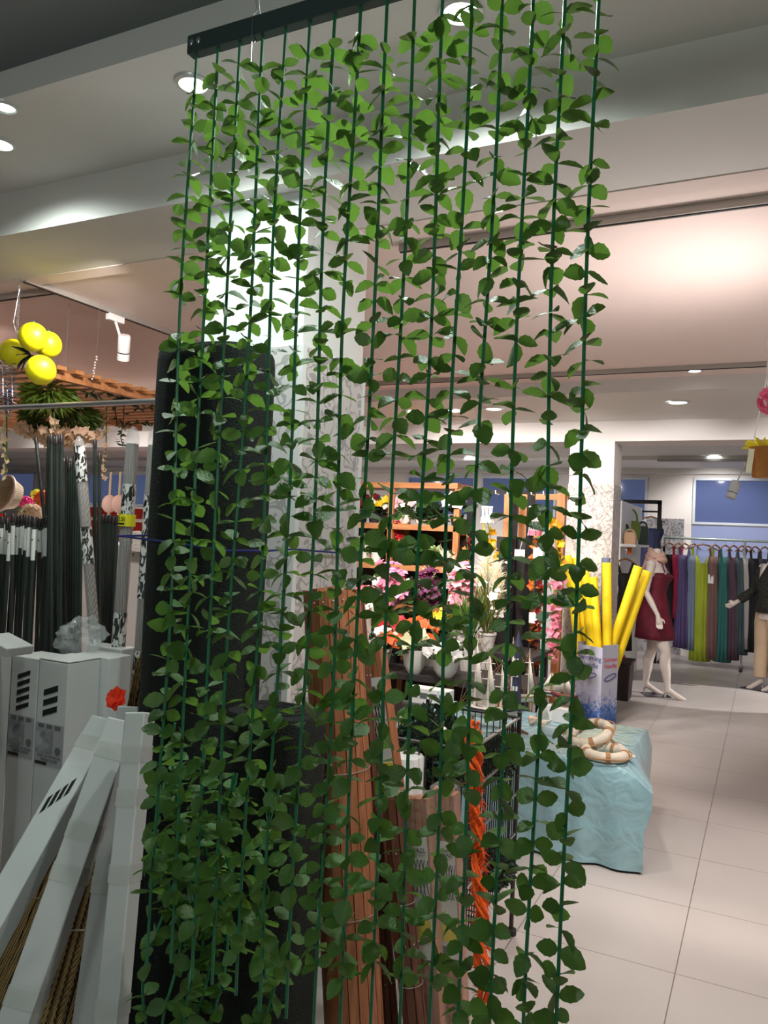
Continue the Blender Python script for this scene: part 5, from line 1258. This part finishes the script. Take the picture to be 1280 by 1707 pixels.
# clothes rack with gowns
YD = 11.45; rz = at(1180, 899, YD).z; rx0 = at(1108, 900, YD).x; rx1 = 1.2
t = thing('clothes_rack', 'long chrome clothes rack carrying the evening gowns below the window', 'clothes rack', ((rx0+rx1)/2, YD, 0))
MB().tube([(rx0, YD, rz), (rx1, YD, rz)], .016, 10).build('rail', mat('grey green rail', (150, 168, 160), .4, .4), t)
for x in (rx0, -.25, rx1):
    MB().tube([(x, YD, 0), (x, YD, rz)], .014, 10).build('post', steel, t); MB().box((x, YD, .015), (.04, .5, .03)).build('foot', black_plastic, t)
hang_wood = mat('hanger wood', (150, 106, 76), .5)
def gown(px, rgb, wd, z1, label, straps=True, wtop=None, y=YD, z=None, yaw=0.0, tagc=False, hanger='wooden clothes hanger', zoff=0.0):
    zz = (z if z is not None else rz); x = at(px, 1000, y).x; c = V((x, y, 0)); Rz = Matrix.Rotation(yaw, 3, 'Z')
    h = thing('clothes_hanger', hanger+' holding the '+label, 'hanger', (x, y, zz)); zh = zz-.07
    MB().tube([c+Rz @ V((-.19, 0, zh-.075)), c+Rz @ V((-.08, 0, zh-.02)), c+V((0, 0, zh)), c+Rz @ V((.08, 0, zh-.02)), c+Rz @ V((.19, 0, zh-.075))], [.008, .010, .012, .010, .008], 8).build('shoulders', hang_wood, h)
    MB().tube([c+V((0, 0, zh)), c+V((0, 0, zz-.01)), c+V((.02, 0, zz+.012)), c+V((0, 0, zz+.03)), c+V((-.02, 0, zz+.014))], .003, 6).build('hook', steel, h)
    t = thing('evening_gown', label, 'dress', (x, y, z1), 'gowns on the rack'); m = mat('gown %d %d %d' % rgb, rgb, .75, var=.12, scale=7, stretch=(6, 6, .4))
    zt0 = zh-.16-zoff; wt = wtop or wd*.72; mb = MB(); L = zt0-z1
    S = [(zt0, wt*.5, .05), (zt0-L*.07, wt*.52, .07), (zt0-L*.2, wt*.40, .055), (zt0-L*.35, wd*.43, .07), (zt0-L*.6, wd*.47, .085), (zt0-L*.85, wd*.5, .095), (z1, wd*.52, .10)]
    ph = rv(0, 6)
    def P(i, j):
        a = 2*PI*i/56; f = j/6; k = 1+.10*f*math.sin(i*1.35+ph)+.06*f*math.sin(i*2.9); zz_ = S[j][0]-(.16*max(0, 1-abs(math.cos(a))*2.2) if (j == 0 and straps) else 0)
        return c+Rz @ V((S[j][1]*math.cos(a)*k, S[j][2]*math.sin(a)*k, zz_))
    mb.grid(P, 56, 7, True); mb.build('skirt', m, t, solid=.004)
    for sx in (-1, 1): MB().bar(c+Rz @ V((sx*wt*.42, 0, zt0-.01)), c+Rz @ V((sx*.13, 0, zh-.04)), .03, .008, (1, 0, 0)).build('strap', m, t)
    if tagc:
        q = c+Rz @ V((wd*.42, -.11, zt0-.30)); MB().box(q, (.07, .003, .12)).build('price_tag', white_plastic, t, smooth=False); MB().tube([q+V((0, 0, .06)), q+V((-.02, .03, .16))], .002, 5).build('tag_string', white_plastic, t)
GOWNS = [(1112, (20, 18, 24), .20, .35, 'black gown at the left end of the rack', True, .3, -.02), (1127, (150, 26, 60), .10, .6, 'narrow crimson gown beside the black one', True, .2, .06), (1138, (84, 70, 116), .22, .22, 'dusky purple gown left of the grey blue one', False, .24, .02),
         (1153, (112, 126, 150), .16, .20, 'grey blue gown left of the lime one', False, .2, .07), (1169, (150, 166, 36), .24, .06, 'lime green plunging gown in the middle of the rack', True, .3, -.10),
         (1189, (122, 92, 88), .20, .10, 'dusty mauve gown right of the lime one', True, .26, .0), (1206, (46, 112, 106), .20, .08, 'teal green gown with white tag', True, .22, -.06), (1220, (82, 62, 76), .16, .12, 'plum brown gown right of the teal one', True, .2, .04),
         (1234, (66, 82, 88), .14, .20, 'slate grey gown in the crowded right part of the rack', False, .2, .0), (1244, (176, 172, 168), .13, .28, 'pale grey gown in the crowded right part of the rack', False, .18, .08), (1256, (22, 22, 26), .18, .25, 'black gown right of the pale grey one', False, .24, -.02), (1272, (40, 44, 56), .18, .25, 'charcoal gown behind the blouse mannequin', False, .24, .06)]
for i, (px, rgb, wd, z1, lb, st, wt, dy) in enumerate(GOWNS):
    gown(px, rgb, wd, z1, lb, st, wt, YD+dy*0, None, 1.15 if i not in (4,) else .12, i in (4, 5, 6, 7))
# panel with handbags
xp = -1.43; ya = 8.85; yb = 10.4; zp1 = at(1037, 835, 8.9).z
t = thing('display_wall', 'white shop partition behind the pool noodles carrying handbags', 'partition', (xp, (ya+yb)/2, 0))
MB().box((xp-.02, (ya+yb)/2, zp1/2), (.04, yb-ya, zp1)).build('board', white_plastic, t, smooth=False)
MB().box((xp+.07, ya+.55, at(1050, 905, ya+.5).z-.03), (.18, 1.1, .03)).build('ledge', white_plastic, t, smooth=False)
def bag(px, py, X, Y, w_, h_, rgb, label, hr=.09):
    p = at(px, py, Y); t = thing('handbag', label, 'handbag', (p.x, Y, p.z-h_/2)); m = mat('bag %d %d %d' % rgb, rgb, .5)
    mb = MB()
    for z, k in ((-h_/2, .9), (h_*.1, 1.05), (h_/2, .85)):
        for (sx, sy) in ((-1, -1), (1, -1), (1, 1), (-1, 1)): mb.v.append(p+V((sx*w_/2*k, sy*.05*k, z)))
    for j in (0, 4): mb.f += [(j, j+1, j+5, j+4), (j+1, j+2, j+6, j+5), (j+2, j+3, j+7, j+6), (j+3, j, j+4, j+7)]
    mb.f += [(3, 2, 1, 0), (8, 9, 10, 11)]; mb.build('pouch', m, t, smooth=True, bevel=.01)
    for sy in (-.03, .03): MB().tube([p+V((w_*.32*math.cos(a), sy, h_*.48+hr*math.sin(a))) for a in [PI*i/12 for i in range(13)]], .008, 6).build('handle', m if rgb[0] > 40 else black_plastic, t)
bag(1052, 884, 0, 9.6, .20, .22, (104, 128, 40), 'olive green tote bag on the white panel', .14)
bag(1040, 893, 0, 9.2, .12, .18, (40, 124, 112), 'teal handbag at the left of the white panel', .05)
bag(1050, 899, 0, 9.0, .13, .16, (222, 180, 140), 'peach handbag in front of the olive tote', .03)
bag(1071, 893, 0, 10.2, .14, .24, (44, 62, 44), 'dark green bag right of the olive tote', .06)
p = at(1049, 918, 9.0); t = thing('hanging_tag', 'small orange tag dangling under the handbags', 'tag', p); MB().box(p, (.05, .006, .07)).build('card', mat('orange tag', (240, 120, 30), .5), t, smooth=False); MB().tube([p+V((0, 0, .03)), p+V((.01, .01, .09))], .002, 5).build('string', orange, t)
# black frame stand
YB_ = 11.2; q0 = at(1042, 836, YB_); q1 = at(1100, 836, YB_)
t = thing('garment_stand', 'black square garment stand in front of the dark patterned panel', 'clothes rack', ((q0.x+q1.x)/2, YB_, 0))
for x in (q0.x, q1.x): MB().box((x, YB_, q0.z/2), (.05, .05, q0.z)).build('post', black_metal, t, smooth=False)
MB().box(((q0.x+q1.x)/2, YB_, q0.z+.0), (q1.x-q0.x+.05, .05, .05)).build('top_bar', black_metal, t, smooth=False)
MB().tube([(q0.x, YB_, q0.z-.13), (q1.x, YB_, q0.z-.13)], .012, 8).build('hanging_rail', black_metal, t)
gown(1080, (40, 46, 84), .34, 1.0, 'navy jacket on the black garment stand', False, .34, YB_, q0.z-.13, .25)
gown(1040, (14, 14, 16), .16, .45, 'black fringed garment glimpsed behind the right pool noodles', False, .16, 8.75, 1.50, 1.0)
p = at(1034, 1092, 8.85); t = thing('red_flowerpot', 'small red flowerpot peeping out above the dark bin', 'pot', (p.x, p.y, 0)); MB().lathe([(.04, 0), (.05, p.z-.05), (.055, p.z-.04), (.055, p.z), (.03, p.z)], (p.x, p.y, 0), 16).build('pot', mat('signal red', (196, 40, 36), .4), t)

# ================================================================== HANGING PLANTS AT THE RIGHT EDGE
p = at(1274, 770, 3.6); t = thing('hanging_planter', 'small wooden hanging planter with yellow tulips and a cream ribbon at the right edge', 'hanging planter', p)
MB().lathe([(.045, -.065), (.058, .055), (.062, .06), (.054, .06), (.045, .03), (.005, .03)], p, 20).build('pot', mat('terracotta wood', (176, 112, 48), .6, var=.15), t)
mb = MB()
for i in range(26): d = rdir(-.1, .8); mb.leaf(p+V((d.x*.03, d.y*.03, .055)), d+V((0, 0, .15)), rdir()+V((0, 0, 1)), .06, .024, 4)
mb.build('yellow_petals', pet('lemon', (250, 226, 60)), t)
MB().bar(p+V((-.048, -.045, .05)), p+V((-.058, -.045, -.05)), .022, .004, (1, 0, 0)).build('ribbon', mat('cream ribbon', (246, 238, 206), .6), t)
for sx in (-1, 1): MB().tube([p+V((.05*sx, 0, .05)), p+V((0, 0, .35)), (p.x, p.y, ZF)], .0015, 5).build('cord', white_plastic, t)
p = at(1283, 668, 3.3); t = thing('hanging_blossom', 'pink blossom spray hanging from the ceiling at the right photo edge', 'hanging flower', p); mb = MB()
for i in range(30): d = rdir(); mb.flower(p+V((d.x*.035, d.y*.035, d.z*.045)), d, .026, 5)
mb.build('blossoms', pet('hot pink', (232, 96, 140)), t, extra=()); MB().tube([p, (p.x, p.y, ZF)], .002, 5).build('cord', fol_mid, t)
